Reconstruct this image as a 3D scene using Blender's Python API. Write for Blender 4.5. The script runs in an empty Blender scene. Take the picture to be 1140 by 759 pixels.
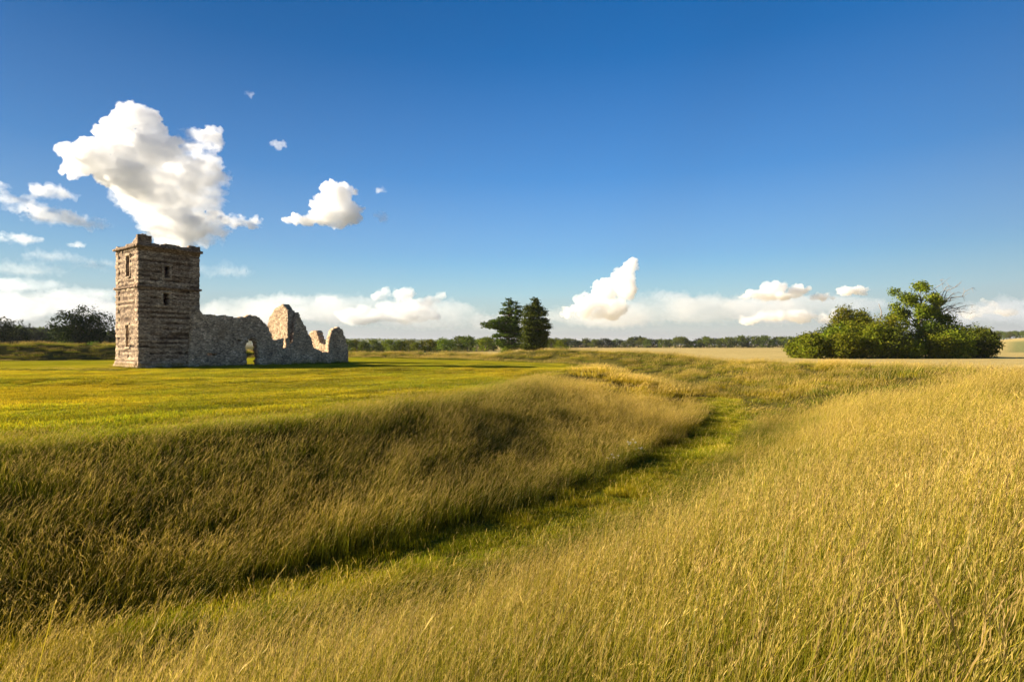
import bpy, bmesh, math, random
import numpy as np
from mathutils import Vector, Matrix, noise as mnoise

rad = math.radians
# ----------------------------------------------------------------------------- camera, sky, sun
ZC = 2.0                 # eye height above the lawn
F = 633.0                # focal length in pixels of the 1140 px wide photograph
HOR = 384.0
sc = bpy.context.scene
col = sc.collection
cam_d = bpy.data.cameras.new("camera")
cam_d.sensor_width = 36
cam_d.lens = 36 * F / 1140
cam_d.shift_y = (HOR - 379.5) / 1140
cam_d.clip_start = 0.05
cam_d.clip_end = 40000
cam = bpy.data.objects.new("camera", cam_d)
cam.location = (0, 0, ZC)
cam.rotation_euler = (rad(90), 0, 0)
col.objects.link(cam)
sc.camera = cam

SUN_AZ = Vector((-0.997, 0.06, 0)).normalized()
SUN_EL = rad(18.5)
S = Vector((SUN_AZ.x * math.cos(SUN_EL), SUN_AZ.y * math.cos(SUN_EL), math.sin(SUN_EL)))

world = bpy.data.worlds.new("World")
sc.world = world
world.use_nodes = True
wn = world.node_tree.nodes
wl = world.node_tree.links
bg = wn["Background"]
sky = wn.new("ShaderNodeTexSky")
sky.sky_type = 'NISHITA'
sky.sun_disc = False
sky.sun_elevation = SUN_EL
sky.sun_rotation = math.atan2(S.x, S.y)
sky.altitude = 100
sky.air_density = 1.0
sky.dust_density = 0.25
sky.ozone_density = 2.0
hs = wn.new("ShaderNodeHueSaturation")
hs.inputs['Saturation'].default_value = 2.0
gm = wn.new("ShaderNodeGamma")
gm.inputs['Gamma'].default_value = 1.4
hs.inputs['Value'].default_value = .88
hs.inputs['Hue'].default_value = .49
# clear dry air: the glow on the sunward side falls off quickly
tcs = wn.new("ShaderNodeTexCoord"); dts = wn.new("ShaderNodeVectorMath"); dts.operation = 'DOT_PRODUCT'
dts.inputs[1].default_value = S
wl.new(tcs.outputs['Generated'], dts.inputs[0])
mpr = wn.new("ShaderNodeMapRange"); mpr.inputs['From Min'].default_value = -1; mpr.inputs['From Max'].default_value = 1
mps = wn.new("ShaderNodeValToRGB"); mps.color_ramp.interpolation = 'EASE'
for k, (p, v) in enumerate(((.12, .5), (.42, .94), (.5, 1.0), (.95, .5))):
    e = mps.color_ramp.elements[k] if k < 2 else mps.color_ramp.elements.new(p)
    e.position = p; e.color = (v, v, v, 1)
wl.new(dts.outputs['Value'], mpr.inputs['Value']); wl.new(mpr.outputs[0], mps.inputs[0])
scs = wn.new("ShaderNodeVectorMath"); scs.operation = 'SCALE'
wl.new(sky.outputs[0], scs.inputs[0]); wl.new(mps.outputs[0], scs.inputs['Scale'])
wl.new(scs.outputs[0], hs.inputs['Color'])
wl.new(hs.outputs[0], gm.inputs['Color'])
# pale summer haze thickening towards the horizon
tcw = wn.new("ShaderNodeTexCoord"); spw = wn.new("ShaderNodeSeparateXYZ")
wl.new(tcw.outputs['Generated'], spw.inputs[0])
hzf = wn.new("ShaderNodeValToRGB")
for k, (p, v) in enumerate(((0.0, .92), (.06, .80), (.14, .52), (.28, .19), (.45, .04), (.62, 0))):
    e = hzf.color_ramp.elements[k] if k < 2 else hzf.color_ramp.elements.new(p)
    e.position = p; e.color = (v, v, v, 1)
wl.new(spw.outputs['Z'], hzf.inputs[0])
hzm = wn.new("ShaderNodeMix"); hzm.data_type = 'RGBA'
hzm.inputs[7].default_value = (3.2, 3.45, 4.1, 1)
wl.new(hzf.outputs[0], hzm.inputs[0]); wl.new(gm.outputs[0], hzm.inputs[6])
wl.new(hzm.outputs[2], bg.inputs['Color'])
bg.inputs['Strength'].default_value = 0.05

sd = bpy.data.lights.new("sun", 'SUN')
sd.energy = 5.0
sd.angle = rad(0.6)
sd.color = (1.0, 0.865, 0.65)
sun = bpy.data.objects.new("sun", sd)
sun.rotation_euler = S.to_track_quat('Z', 'Y').to_euler()
sun.location = (-60, 10, 40)
col.objects.link(sun)

sc.view_settings.view_transform = 'Standard'
sc.view_settings.look = 'None'
sc.view_settings.gamma = 1
sc.view_settings.use_curve_mapping = False
sc.view_settings.exposure = 1.55
sc.render.engine = 'CYCLES'
cy = sc.cycles
cy.max_bounces = 24
cy.diffuse_bounces = 3
cy.glossy_bounces = 2
cy.transmission_bounces = 4
cy.transparent_max_bounces = 8
cy.volume_bounces = 24
cy.use_denoising = True
cy.volume_step_rate = .35
cy.sample_clamp_indirect = 6


# ----------------------------------------------------------------------------- small helpers
def px(x, y, d):
    """photo pixel -> world at depth d (used only to decide where things stand)"""
    return Vector(((x - 570) / F * d, d, ZC - (y - HOR) / F * d))


def tag(o, label=None, cat=None, group=None, kind=None):
    if label: o["label"] = label
    if cat: o["category"] = cat
    if group: o["group"] = group
    if kind: o["kind"] = kind
    return o


def mesh_np(name, verts, faces, attrs=None, smooth=False):
    """verts (n,3); faces = list of arrays (m,k)"""
    verts = np.asarray(verts, dtype=np.float32)
    if not isinstance(faces, (list, tuple)): faces = [faces]
    faces = [np.asarray(f, dtype=np.int32) for f in faces if len(f)]
    me = bpy.data.meshes.new(name)
    me.vertices.add(len(verts))
    me.vertices.foreach_set("co", verts.ravel())
    loops = np.concatenate([f.ravel() for f in faces])
    tot = np.concatenate([np.full(len(f), f.shape[1], dtype=np.int32) for f in faces])
    start = np.concatenate([[0], np.cumsum(tot)[:-1]]).astype(np.int32)
    me.loops.add(len(loops))
    me.loops.foreach_set("vertex_index", loops)
    me.polygons.add(len(tot))
    me.polygons.foreach_set("loop_start", start)
    me.polygons.foreach_set("loop_total", tot)
    if smooth:
        me.polygons.foreach_set("use_smooth", np.ones(len(tot), dtype=bool))
    for k, a in (attrs or {}).items():
        a = np.asarray(a, dtype=np.float32)
        if a.ndim == 1:
            at = me.attributes.new(k, 'FLOAT', 'POINT'); at.data.foreach_set("value", a)
        elif a.shape[1] == 3:
            at = me.attributes.new(k, 'FLOAT_COLOR', 'POINT')
            at.data.foreach_set("color", np.concatenate([a, np.ones((len(a), 1), np.float32)], 1).ravel())
    me.update(calc_edges=True)
    me.validate()
    return me


def obj(name, me, m=None, parent=None, loc=None, rz=0, link=True):
    o = bpy.data.objects.new(name, me)
    if m is not None: me.materials.append(m)
    if link: col.objects.link(o)
    if parent: o.parent = parent
    if loc is not None: o.location = loc
    if rz: o.rotation_euler.z = rz
    return o


def empty(name, loc=(0, 0, 0), rz=0):
    o = bpy.data.objects.new(name, None)
    o.empty_display_size = 0.5
    o.location = loc
    o.rotation_euler.z = rz
    col.objects.link(o)
    return o


def hash2(ix, iy, seed):
    h = (ix.astype(np.int64) * 374761393 + iy.astype(np.int64) * 668265263 + seed * 1442695041) & 0xffffffff
    h = ((h ^ (h >> 13)) * 1274126177) & 0xffffffff
    h = h ^ (h >> 16)
    return (h & 0xffffff) / float(0xffffff)


def vnoise(x, y, scale=1.0, seed=0, octaves=3):
    """value noise 0..1"""
    x = np.asarray(x, float) / scale; y = np.asarray(y, float) / scale
    tot = 0; amp = 1.0; norm = 0
    for o in range(octaves):
        ix = np.floor(x); iy = np.floor(y)
        fx = x - ix; fy = y - iy
        fx = fx * fx * (3 - 2 * fx); fy = fy * fy * (3 - 2 * fy)
        a = hash2(ix, iy, seed + o); b = hash2(ix + 1, iy, seed + o)
        c = hash2(ix, iy + 1, seed + o); d = hash2(ix + 1, iy + 1, seed + o)
        tot = tot + amp * ((a * (1 - fx) + b * fx) * (1 - fy) + (c * (1 - fx) + d * fx) * fy)
        norm += amp; amp *= 0.5
        x = x * 2.03 + 17.1; y = y * 2.03 - 9.7
    return tot / norm


def sstep(a, b, x):
    t = np.clip((x - a) / (b - a), 0, 1)
    return t * t * (3 - 2 * t)


# ----------------------------------------------------------------------------- the lie of the land
# a round henge: lawn inside, ditch with a mown path in its bottom, grassy bank outside it
CX, CY = -30.0, 47.0
LIP = np.array([(-180, 42), (-90, 42.2), (-70, 41.6), (-58, 41.2), (-50, 40.2), (-40, 37.8), (-31, 36.0), (-24, 35.6), (-18, 36.2), (-12, 36.2), (0, 36.5), (20, 38), (60, 38), (100, 42), (180, 44)])
TOE = np.array([(-180, 45), (-90, 45.5), (-70, 46.2), (-55, 46.1), (-50, 46.0), (-42, 45.0), (-35, 44.5), (-21, 43.3), (-12, 43.2), (0, 43.0), (30, 43), (180, 45)])
CREST = np.array([(-180, 56), (-57, 55.6), (-20, 55), (0, 54.5), (45, 52), (70, 54), (95, 54), (108, 48), (119, 45), (139, 49), (157, 60), (180, 62)])
CRESTZ = np.array([(-180, .4), (-100, .35), (-57, .36), (-30, .45), (-12, .42), (0, .25), (8, .1), (19, .1), (27, .75), (45, 1.0), (55, .95), (59, .2), (62, .1), (66, .35), (90, .4), (104, .3), (112, 1.6), (122, 1.95), (160, 1.95), (180, 1.0)])
DEEP = np.array([(-180, .8), (-100, 1.6), (-60, 1.66), (-40, 1.6), (-20, 1.5), (10, 1.4), (45, 1.1), (56, .2), (66, .2), (72, .6), (100, .5), (112, .5), (165, .5), (180, .8)])


def ang_interp(tab, ph):
    return np.interp(ph, tab[:, 0], tab[:, 1])


def polar(x, y):
    dx = x - CX; dy = y - CY
    return np.hypot(dx, dy), np.degrees(np.arctan2(dy, dx))


def H(x, y):
    x = np.asarray(x, float); y = np.asarray(y, float)
    r, ph = polar(x, y)
    lip = ang_interp(LIP, ph); toe = ang_interp(TOE, ph); cr = ang_interp(CREST, ph)
    cz = ang_interp(CRESTZ, ph); dp = ang_interp(DEEP, ph)
    wob = (vnoise(x, y, 9, 3, 2) - .5) * 0.5
    out = toe + 2.0
    left = sstep(104, 112, ph)
    lip = lip * (1 - left) + (cr - 10) * left
    toe = toe * (1 - left) + (cr - 6) * left
    out = out * (1 - left) + (cr - 5.2) * left
    z = np.zeros_like(r)
    # inner scarp
    t = np.clip((r + wob - lip) / (toe - lip), 0, 1)
    mixp = sstep(-64, -53, ph)
    scarp = -dp * (mixp * (1 - (1 - t) ** np.interp(ph, (-46, -36), (1.75, 1.25))) * sstep(-.02, .12, t) + (1 - mixp) * (.45 * (1 - (1 - t) ** 1.8) + .55 * t ** 2.2))
    # rise to the bank
    u = np.clip((r - out) / (cr - out), 0, 1)
    rise = -dp + (cz + dp) * (.25 * sstep(0, 1, u) + .75 * u ** np.interp(ph, (-45, -36), (1.35, .95)))
    # fall outside
    v = sstep(0, 1, (r - cr - 1) / 10)
    fall = cz * (1 - v) + (-0.25) * v
    z = np.where(r < toe, scarp, np.where(r < cr, rise, fall))
    # slack undulation
    near = sstep(80, 10, np.hypot(x, y))
    z = z + (vnoise(x, y, 6, 11, 2) - .5) * 0.16 * near + (vnoise(x, y, 22, 5, 2) - .5) * .28 * sstep(3, 25, np.hypot(x, y)) * sstep(260, 120, np.hypot(x, y))
    z = z + (vnoise(r, ph * .25, 1.7, 13, 2) - .5) * .09 * (r < lip) * sstep(70, 30, np.hypot(x, y))
    # low lips and mounds on the lawn, left and centre
    z = z + .35 * np.exp(-(((x + 22) / 9) ** 2 + ((y - 31) / 2.2) ** 2)) + .3 * np.exp(-(((x + 9) / 8) ** 2 + ((y - 41) / 2.0) ** 2))
    # pale hump at the nose of the lawn
    z = z + .30 * np.exp(-(((x - 5.5) / 4.0) ** 2 + ((y - 36) / 5) ** 2))
    # far country
    d = np.hypot(x, y)
    far = sstep(120, 500, d)
    q = x / np.maximum(y, 1)
    right = sstep(.70, .95, q) * sstep(180, 620, y) * 11 * (y > 0)
    mid = sstep(.05, -.25, q) * sstep(110, 240, d) * (-.9) * (y > 0)
    lefth = sstep(-.6, -.8, q) * sstep(120, 330, d) * 1.5 * (y > 0)
    z = z + (right + mid + lefth + (vnoise(x, y, 300, 8, 2) - .5) * 1.0 * far)
    # rolling hills very far away on the left of centre
    z = z + 30 * np.exp(-(((x + 900) / 900) ** 2 + ((y - 3400) / 500) ** 2)) + 18 * np.exp(-(((x + 2300) / 700) ** 2 + ((y - 3000) / 500) ** 2))
    return z


def hz(x, y):
    return float(H(np.array([x]), np.array([y]))[0])


def path_mask(x, y, grow=0.0):
    r, ph = polar(x, y)
    mid = ang_interp(TOE, ph) + np.interp(ph, (-56, -50), (.6, 1.05))
    ok = (ph > -80) & (ph < -14)
    hw = np.interp(ph, (-64, -57, -52, -30), (.05, .3, .85, .95)) + grow
    wob = (vnoise(x, y, 1.3, 21, 2) - .5) * .22
    return np.where(ok, sstep(hw + .1, hw - .1, np.abs(r - mid) + wob), 0)


def lawn_mask(x, y):
    r, ph = polar(x, y)
    lip = ang_interp(LIP, ph)
    left = sstep(104, 112, ph)
    lip = lip * (1 - left) + (ang_interp(CREST, ph) - 10) * left
    wob = (vnoise(x, y, 3, 31, 3) - .5) * 1.6
    m = sstep(0.2, -1.2, r + wob - lip)
    # rough pale grass left standing on the nose
    rough = np.exp(-(((x - 6.0) / 3.2) ** 2 + ((y - 36) / 6) ** 2)) * 1.6
    rough = np.maximum(rough, 1.5 * np.exp(-((x + 36) / 14) ** 2 * (x > -36) - ((y - (46 + (x + 36) * -.08)) / 1.5) ** 2) * sstep(-27, -33, x))
    return np.clip(m - rough, 0, 1)


# ----------------------------------------------------------------------------- materials
def new_mat(name):
    m = bpy.data.materials.new(name)
    m.use_nodes = True
    return m, m.node_tree.nodes, m.node_tree.links


def N(nodes, kind, **kw):
    n = nodes.new(kind)
    for k, v in kw.items():
        if k in n.inputs: n.inputs[k].default_value = v
        else: setattr(n, k, v)
    return n


def ramp(nodes, stops):
    r = nodes.new("ShaderNodeValToRGB")
    e = r.color_ramp.elements
    while len(e) > len(stops): e.remove(e[-1])
    while len(e) < len(stops): e.new(0.5)
    for k, (p, c) in enumerate(stops):
        e[k].position = p; e[k].color = (*c, 1)
    return r


def mix_rgb(nodes, links, fac, a, b, mode='MIX'):
    m = nodes.new("ShaderNodeMix"); m.data_type = 'RGBA'; m.blend_type = mode
    for sock, v in ((m.inputs[0], fac), (m.inputs[6], a), (m.inputs[7], b)):
        if isinstance(v, (int, float)): sock.default_value = v
        elif isinstance(v, tuple): sock.default_value = (*v, 1)
        else: links.new(v, sock)
    return m.outputs[2]


def mat_grass():
    m, n, l = new_mat("grass_blades")
    p = n["Principled BSDF"]
    cg = N(n, "ShaderNodeAttribute", attribute_name="cg"); cd = N(n, "ShaderNodeAttribute", attribute_name="cd")
    b = N(n, "ShaderNodeAttribute", attribute_name="bias")
    dry = N(n, "ShaderNodeAttribute", attribute_name="dry", attribute_type='INSTANCER')
    lum = N(n, "ShaderNodeAttribute", attribute_name="lum", attribute_type='INSTANCER')
    a = N(n, "ShaderNodeMath", operation='ADD', use_clamp=True)
    l.new(b.outputs['Fac'], a.inputs[0]); l.new(dry.outputs['Fac'], a.inputs[1])
    c = mix_rgb(n, l, a.outputs[0], cg.outputs['Color'], cd.outputs['Color'])
    vm = N(n, "ShaderNodeVectorMath", operation='SCALE')
    l.new(c, vm.inputs[0]); l.new(lum.outputs['Fac'], vm.inputs['Scale'])
    dif = N(n, "ShaderNodeBsdfDiffuse"); tr = N(n, "ShaderNodeBsdfTranslucent"); gl = N(n, "ShaderNodeBsdfGlossy", Roughness=.45)
    l.new(vm.outputs[0], dif.inputs['Color'])
    l.new(vm.outputs[0], tr.inputs['Color'])
    gl.inputs['Color'].default_value = (.9, .85, .7, 1)
    mx = N(n, "ShaderNodeMixShader"); mx.inputs[0].default_value = .45
    l.new(dif.outputs[0], mx.inputs[1]); l.new(tr.outputs[0], mx.inputs[2])
    m2 = N(n, "ShaderNodeMixShader"); m2.inputs[0].default_value = .012
    l.new(mx.outputs[0], m2.inputs[1]); l.new(gl.outputs[0], m2.inputs[2])
    l.new(m2.outputs[0], n["Material Output"].inputs['Surface'])
    n.remove(p)
    return m


def mat_ground():
    m, n, l = new_mat("turf_and_soil")
    p = n["Principled BSDF"]
    p.inputs['Roughness'].default_value = .95
    p.inputs['Specular IOR Level'].default_value = 0
    a = N(n, "ShaderNodeAttribute", attribute_name="tint")
    g = N(n, "ShaderNodeNewGeometry")
    n1 = N(n, "ShaderNodeTexNoise", Scale=.9, Detail=8.0, Roughness=.65)
    n2 = N(n, "ShaderNodeTexNoise", Scale=14.0, Detail=6.0, Roughness=.7)
    mp = N(n, "ShaderNodeMapping"); mp.inputs['Scale'].default_value = (.35, 1.1, 1)
    l.new(g.outputs['Position'], mp.inputs[0]); l.new(mp.outputs[0], n1.inputs['Vector'])
    l.new(g.outputs['Position'], n2.inputs['Vector'])
    r1 = ramp(n, [(.3, (.62, .62, .55)), (.7, (1.3, 1.25, 1.2))])
    r2 = ramp(n, [(.3, (.55, .55, .5)), (.7, (1.4, 1.4, 1.4))])
    l.new(n1.outputs['Fac'], r1.inputs[0]); l.new(n2.outputs['Fac'], r2.inputs[0])
    c = mix_rgb(n, l, 1.0, a.outputs['Color'], r1.outputs[0], 'MULTIPLY')
    c = mix_rgb(n, l, 1.0, c, r2.outputs[0], 'MULTIPLY')
    l.new(c, p.inputs['Base Color'])
    bp = N(n, "ShaderNodeBump", Strength=.5, Distance=.06)
    l.new(n2.outputs['Fac'], bp.inputs['Height'])
    l.new(bp.outputs[0], p.inputs['Normal'])
    return m


def mat_stone(name, banded):
    m, n, l = new_mat(name)
    p = n["Principled BSDF"]
    p.inputs['Roughness'].default_value = .92
    p.inputs['Specular IOR Level'].default_value = .2
    tc = N(n, "ShaderNodeTexCoord")
    vo = N(n, "ShaderNodeTexVoronoi", Scale=6.5)
    mp = N(n, "ShaderNodeMapping"); mp.inputs['Scale'].default_value = (1, 1, 1.7)
    l.new(tc.outputs['Object'], mp.inputs[0]); l.new(mp.outputs[0], vo.inputs['Vector'])
    sep = N(n, "ShaderNodeSeparateColor"); l.new(vo.outputs['Color'], sep.inputs[0])
    pal = ramp(n, [(0, (.11, .09, .075)), (.3, (.22, .18, .14)), (.6, (.33, .27, .20)), (.85, (.43, .36, .28)), (1, (.56, .49, .40))])
    l.new(sep.outputs[0], pal.inputs[0])
    c = pal.outputs[0]
    # mortar between the flints
    ed = N(n, "ShaderNodeTexVoronoi", Scale=6.5, feature='DISTANCE_TO_EDGE')
    l.new(mp.outputs[0], ed.inputs['Vector'])
    er = ramp(n, [(.0, (1, 1, 1)), (.12, (0, 0, 0))]); l.new(ed.outputs['Distance'], er.inputs[0])
    c = mix_rgb(n, l, er.outputs[0], c, (.25, .21, .165))
    # soft weather staining
    ns = N(n, "ShaderNodeTexNoise", Scale=.8, Detail=7.0, Roughness=.7)
    l.new(tc.outputs['Object'], ns.inputs['Vector'])
    sr = ramp(n, [(.35, (.62, .58, .55)), (.65, (1.15, 1.12, 1.08))]); l.new(ns.outputs['Fac'], sr.inputs[0])
    c = mix_rgb(n, l, 1.0, c, sr.outputs[0], 'MULTIPLY')
    if banded:
        # lacing courses: pale sandstone lifts and dark eroded flint lifts; runs are stored on the mesh
        at = N(n, "ShaderNodeAttribute", attribute_name="course")
        br = ramp(n, [(.0, (.30, .21, .15)), (.3, (.70, .54, .42)), (.5, (1.1, .97, .84)), (1, (1.75, 1.58, 1.34))])
        l.new(at.outputs['Fac'], br.inputs[0])
        c = mix_rgb(n, l, 1.0, c, br.outputs[0], 'MULTIPLY')
    if not banded: c = mix_rgb(n, l, 1.0, c, (1.62, 1.44, 1.22), 'MULTIPLY')
    l.new(c, p.inputs['Base Color'])
    bp = N(n, "ShaderNodeBump", Strength=.9, Distance=.05)
    n3 = N(n, "ShaderNodeTexNoise", Scale=9.0, Detail=6.0)
    l.new(tc.outputs['Object'], n3.inputs['Vector'])
    ad = N(n, "ShaderNodeMath", operation='ADD')
    l.new(ed.outputs['Distance'], ad.inputs[0]); l.new(n3.outputs['Fac'], ad.inputs[1])
    l.new(ad.outputs[0], bp.inputs['Height'])
    l.new(bp.outputs[0], p.inputs['Normal'])
    return m


def mat_leaf(name, dark, light, warm, trans=.35):
    m, n, l = new_mat(name)
    p = n["Principled BSDF"]
    a = N(n, "ShaderNodeAttribute", attribute_name="tone")
    oi = N(n, "ShaderNodeObjectInfo")
    r = ramp(n, [(0, dark), (.6, light), (1, warm)])
    l.new(a.outputs['Fac'], r.inputs[0])
    hsv = N(n, "ShaderNodeHueSaturation")
    mr = N(n, "ShaderNodeMapRange"); mr.inputs['To Min'].default_value = .85; mr.inputs['To Max'].default_value = 1.18
    l.new(oi.outputs['Random'], mr.inputs['Value'])
    mh = N(n, "ShaderNodeMapRange"); mh.inputs['To Min'].default_value = .475; mh.inputs['To Max'].default_value = .515
    l.new(oi.outputs['Random'], mh.inputs['Value'])
    l.new(r.outputs[0], hsv.inputs['Color']); l.new(mr.outputs[0], hsv.inputs['Value']); l.new(mh.outputs[0], hsv.inputs['Hue'])
    dif = N(n, "ShaderNodeBsdfDiffuse"); tr = N(n, "ShaderNodeBsdfTranslucent")
    l.new(hsv.outputs[0], dif.inputs[0]); l.new(hsv.outputs[0], tr.inputs[0])
    mx = N(n, "ShaderNodeMixShader"); mx.inputs[0].default_value = trans
    l.new(dif.outputs[0], mx.inputs[1]); l.new(tr.outputs[0], mx.inputs[2])
    l.new(mx.outputs[0], n["Material Output"].inputs['Surface'])
    n.remove(p)
    return m


def mat_bark(name, c1, c2):
    m, n, l = new_mat(name)
    p = n["Principled BSDF"]; p.inputs['Roughness'].default_value = .9
    tc = N(n, "ShaderNodeTexCoord")
    ns = N(n, "ShaderNodeTexNoise", Scale=5.0, Detail=6.0)
    l.new(tc.outputs['Object'], ns.inputs['Vector'])
    r = ramp(n, [(.3, c1), (.7, c2)]); l.new(ns.outputs['Fac'], r.inputs[0])
    l.new(r.outputs[0], p.inputs['Base Color'])
    return m


def mat_cloud(name, density, aniso=.25, albedo=.975, wisp=None, lo=.42):
    """vapour: even density, or torn into wisps by noise of the given size (m)"""
    m, n, l = new_mat(name)
    n.remove(n["Principled BSDF"])
    v = N(n, "ShaderNodeVolumeScatter", Density=density, Anisotropy=aniso)
    v.inputs['Color'].default_value = (albedo - .012, albedo + .002, albedo + .02, 1)
    if wisp:
        g = N(n, "ShaderNodeNewGeometry")
        mp = N(n, "ShaderNodeMapping"); mp.inputs['Scale'].default_value = (1 / wisp, 1 / wisp, 1.7 / wisp)
        ns = N(n, "ShaderNodeTexNoise", Scale=1.0, Detail=5.0, Roughness=.62)
        l.new(g.outputs['Position'], mp.inputs[0]); l.new(mp.outputs[0], ns.inputs['Vector'])
        mr = N(n, "ShaderNodeMapRange"); mr.inputs['From Min'].default_value = lo; mr.inputs['From Max'].default_value = lo + .26
        mr.inputs['To Min'].default_value = 0; mr.inputs['To Max'].default_value = density * 2.2
        l.new(ns.outputs['Fac'], mr.inputs['Value']); l.new(mr.outputs[0], v.inputs['Density'])
    l.new(v.outputs[0], n["Material Output"].inputs['Volume'])
    return m


M_grass = mat_grass()
M_ground = mat_ground()
M_tower = mat_stone("banded_flint_and_sandstone", True)
M_rubble = mat_stone("flint_rubble", False)
M_leaf = mat_leaf("leaf_dark_green", (.028, .045, .007), (.095, .125, .014), (.18, .185, .022))
M_leafb = mat_leaf("leaf_hawthorn", (.04, .062, .006), (.155, .185, .012), (.28, .25, .025))
M_leafc = mat_leaf("leaf_bright_green", (.07, .11, .01), (.16, .21, .02), (.24, .26, .03))
M_leafd = mat_leaf("leaf_very_dark", (.008, .014, .004), (.026, .038, .008), (.05, .06, .012), .15)  # backlit darkness of the left trees is put into this leaf colour
M_needle = mat_leaf("pine_needles", (.022, .040, .007), (.075, .108, .016), (.13, .16, .026), .2)
M_bark = mat_bark("bark_brown", (.05, .035, .025), (.13, .095, .07))
M_dead = mat_bark("dead_wood", (.2, .16, .13), (.38, .31, .25))


# ----------------------------------------------------------------------------- ground sheet
def build_ground():
    ths = np.concatenate([np.arange(-58, 58.01, .3), np.arange(62, 301, 7.0)])     # bearings, clockwise from +Y
    rs = np.concatenate([[.4], np.exp(np.linspace(math.log(.8), math.log(130), 430)), np.exp(np.linspace(math.log(135), math.log(9000), 70))])
    T, R = np.meshgrid(np.radians(ths), rs, indexing='ij')
    X = R * np.sin(T); Y = R * np.cos(T)
    Z = H(X, Y)
    nt, nr = X.shape
    verts = np.stack([X.ravel(), Y.ravel(), Z.ravel()], 1)
    i = np.arange(nt)[:, None]; j = np.arange(nr - 1)[None, :]
    i2 = (i + 1) % nt
    q = np.stack(np.broadcast_arrays(i * nr + j, i * nr + j + 1, i2 * nr + j + 1, i2 * nr + j), -1).reshape(-1, 4)[:, ::-1]
    x, y = verts[:, 0], verts[:, 1]
    r, ph = polar(x, y)
    pm = path_mask(x, y); lm = lawn_mask(x, y)
    d = np.hypot(x, y)
    fld = sstep(61, 66, r) * (1 - sstep(104, 110, ph)) * (y > 20)
    base = np.array((.085, .075, .018)) * np.ones((len(x), 3))
    v1 = vnoise(x, y, 7, 41, 3)[:, None]; v2 = vnoise(x, y, 1.6, 43, 3)[:, None]
    # mowing streaks run round the henge
    st = vnoise(r * 1.0, ph * .12, 1.1, 47, 2)[:, None]
    lawn = np.array((.20, .215, .008)) * (1 - v1) + np.array((.36, .29, .02)) * v1
    lawn = lawn * (.62 + .4 * v2 + .36 * st)
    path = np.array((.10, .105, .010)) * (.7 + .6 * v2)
    field = np.array((.53, .41, .17)) * (.88 + .24 * vnoise(x, y, 25, 51, 3)[:, None])
    q_ = x / np.maximum(y, 1)
    # a line of rougher growth crossing the stubble, and greener country far off
    green = (sstep(.86, .89, q_) * sstep(150, 190, y) * sstep(430, 390, y))[:, None]
    field = field * (1 - green) + np.array((.27, .27, .11)) * green
    fargreen = (sstep(.02, -.12, q_) * sstep(170, 230, y))[:, None]
    field = field * (1 - fargreen) + np.array((.05, .065, .02)) * fargreen
    c = base * (1 - lm[:, None]) + lawn * lm[:, None]
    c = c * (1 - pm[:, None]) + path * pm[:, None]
    c = c * (1 - fld[:, None]) + field * fld[:, None]
    fx = verts[q[:, 0]]
    fm = lambda a: a[q].mean(1) > .5
    isp = fm(pm); isl = fm(lm) & ~isp; isf = fm(fld) & ~isp & ~isl
    rest = ~(isp | isl | isf)
    inner = np.array([[0, 0, hz(0, 0)]])
    for name, sel, lab, cat in (("ground", rest, "rough grassy bank and scarp of the round earthwork under tall grass", "ground"),
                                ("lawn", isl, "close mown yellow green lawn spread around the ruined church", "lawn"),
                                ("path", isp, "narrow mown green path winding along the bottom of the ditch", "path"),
                                ("field", isf, "pale straw coloured stubble field stretching beyond the grassy bank", "field")):
        fs = q[sel]
        used, inv = np.unique(fs.ravel(), return_inverse=True)
        vs = verts[used]; cc = c[used]
        faces = [inv.reshape(-1, 4)]
        if name == "ground":           # close the little hole under the camera
            k0 = len(vs)
            ringidx = np.array([np.searchsorted(used, a * nr) for a in range(nt)])
            vs = np.concatenate([vs, inner]); cc = np.concatenate([cc, cc[:1]])
            faces.append(np.stack([ringidx, np.roll(ringidx, -1), np.full(nt, k0)], 1)[:, ::-1])
        tag(obj(name, mesh_np(name, vs, faces, {"tint": cc}, smooth=True), M_ground), lab, cat, kind="structure")


build_ground()

# ----------------------------------------------------------------------------- grass
rng = np.random.default_rng(7)


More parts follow.
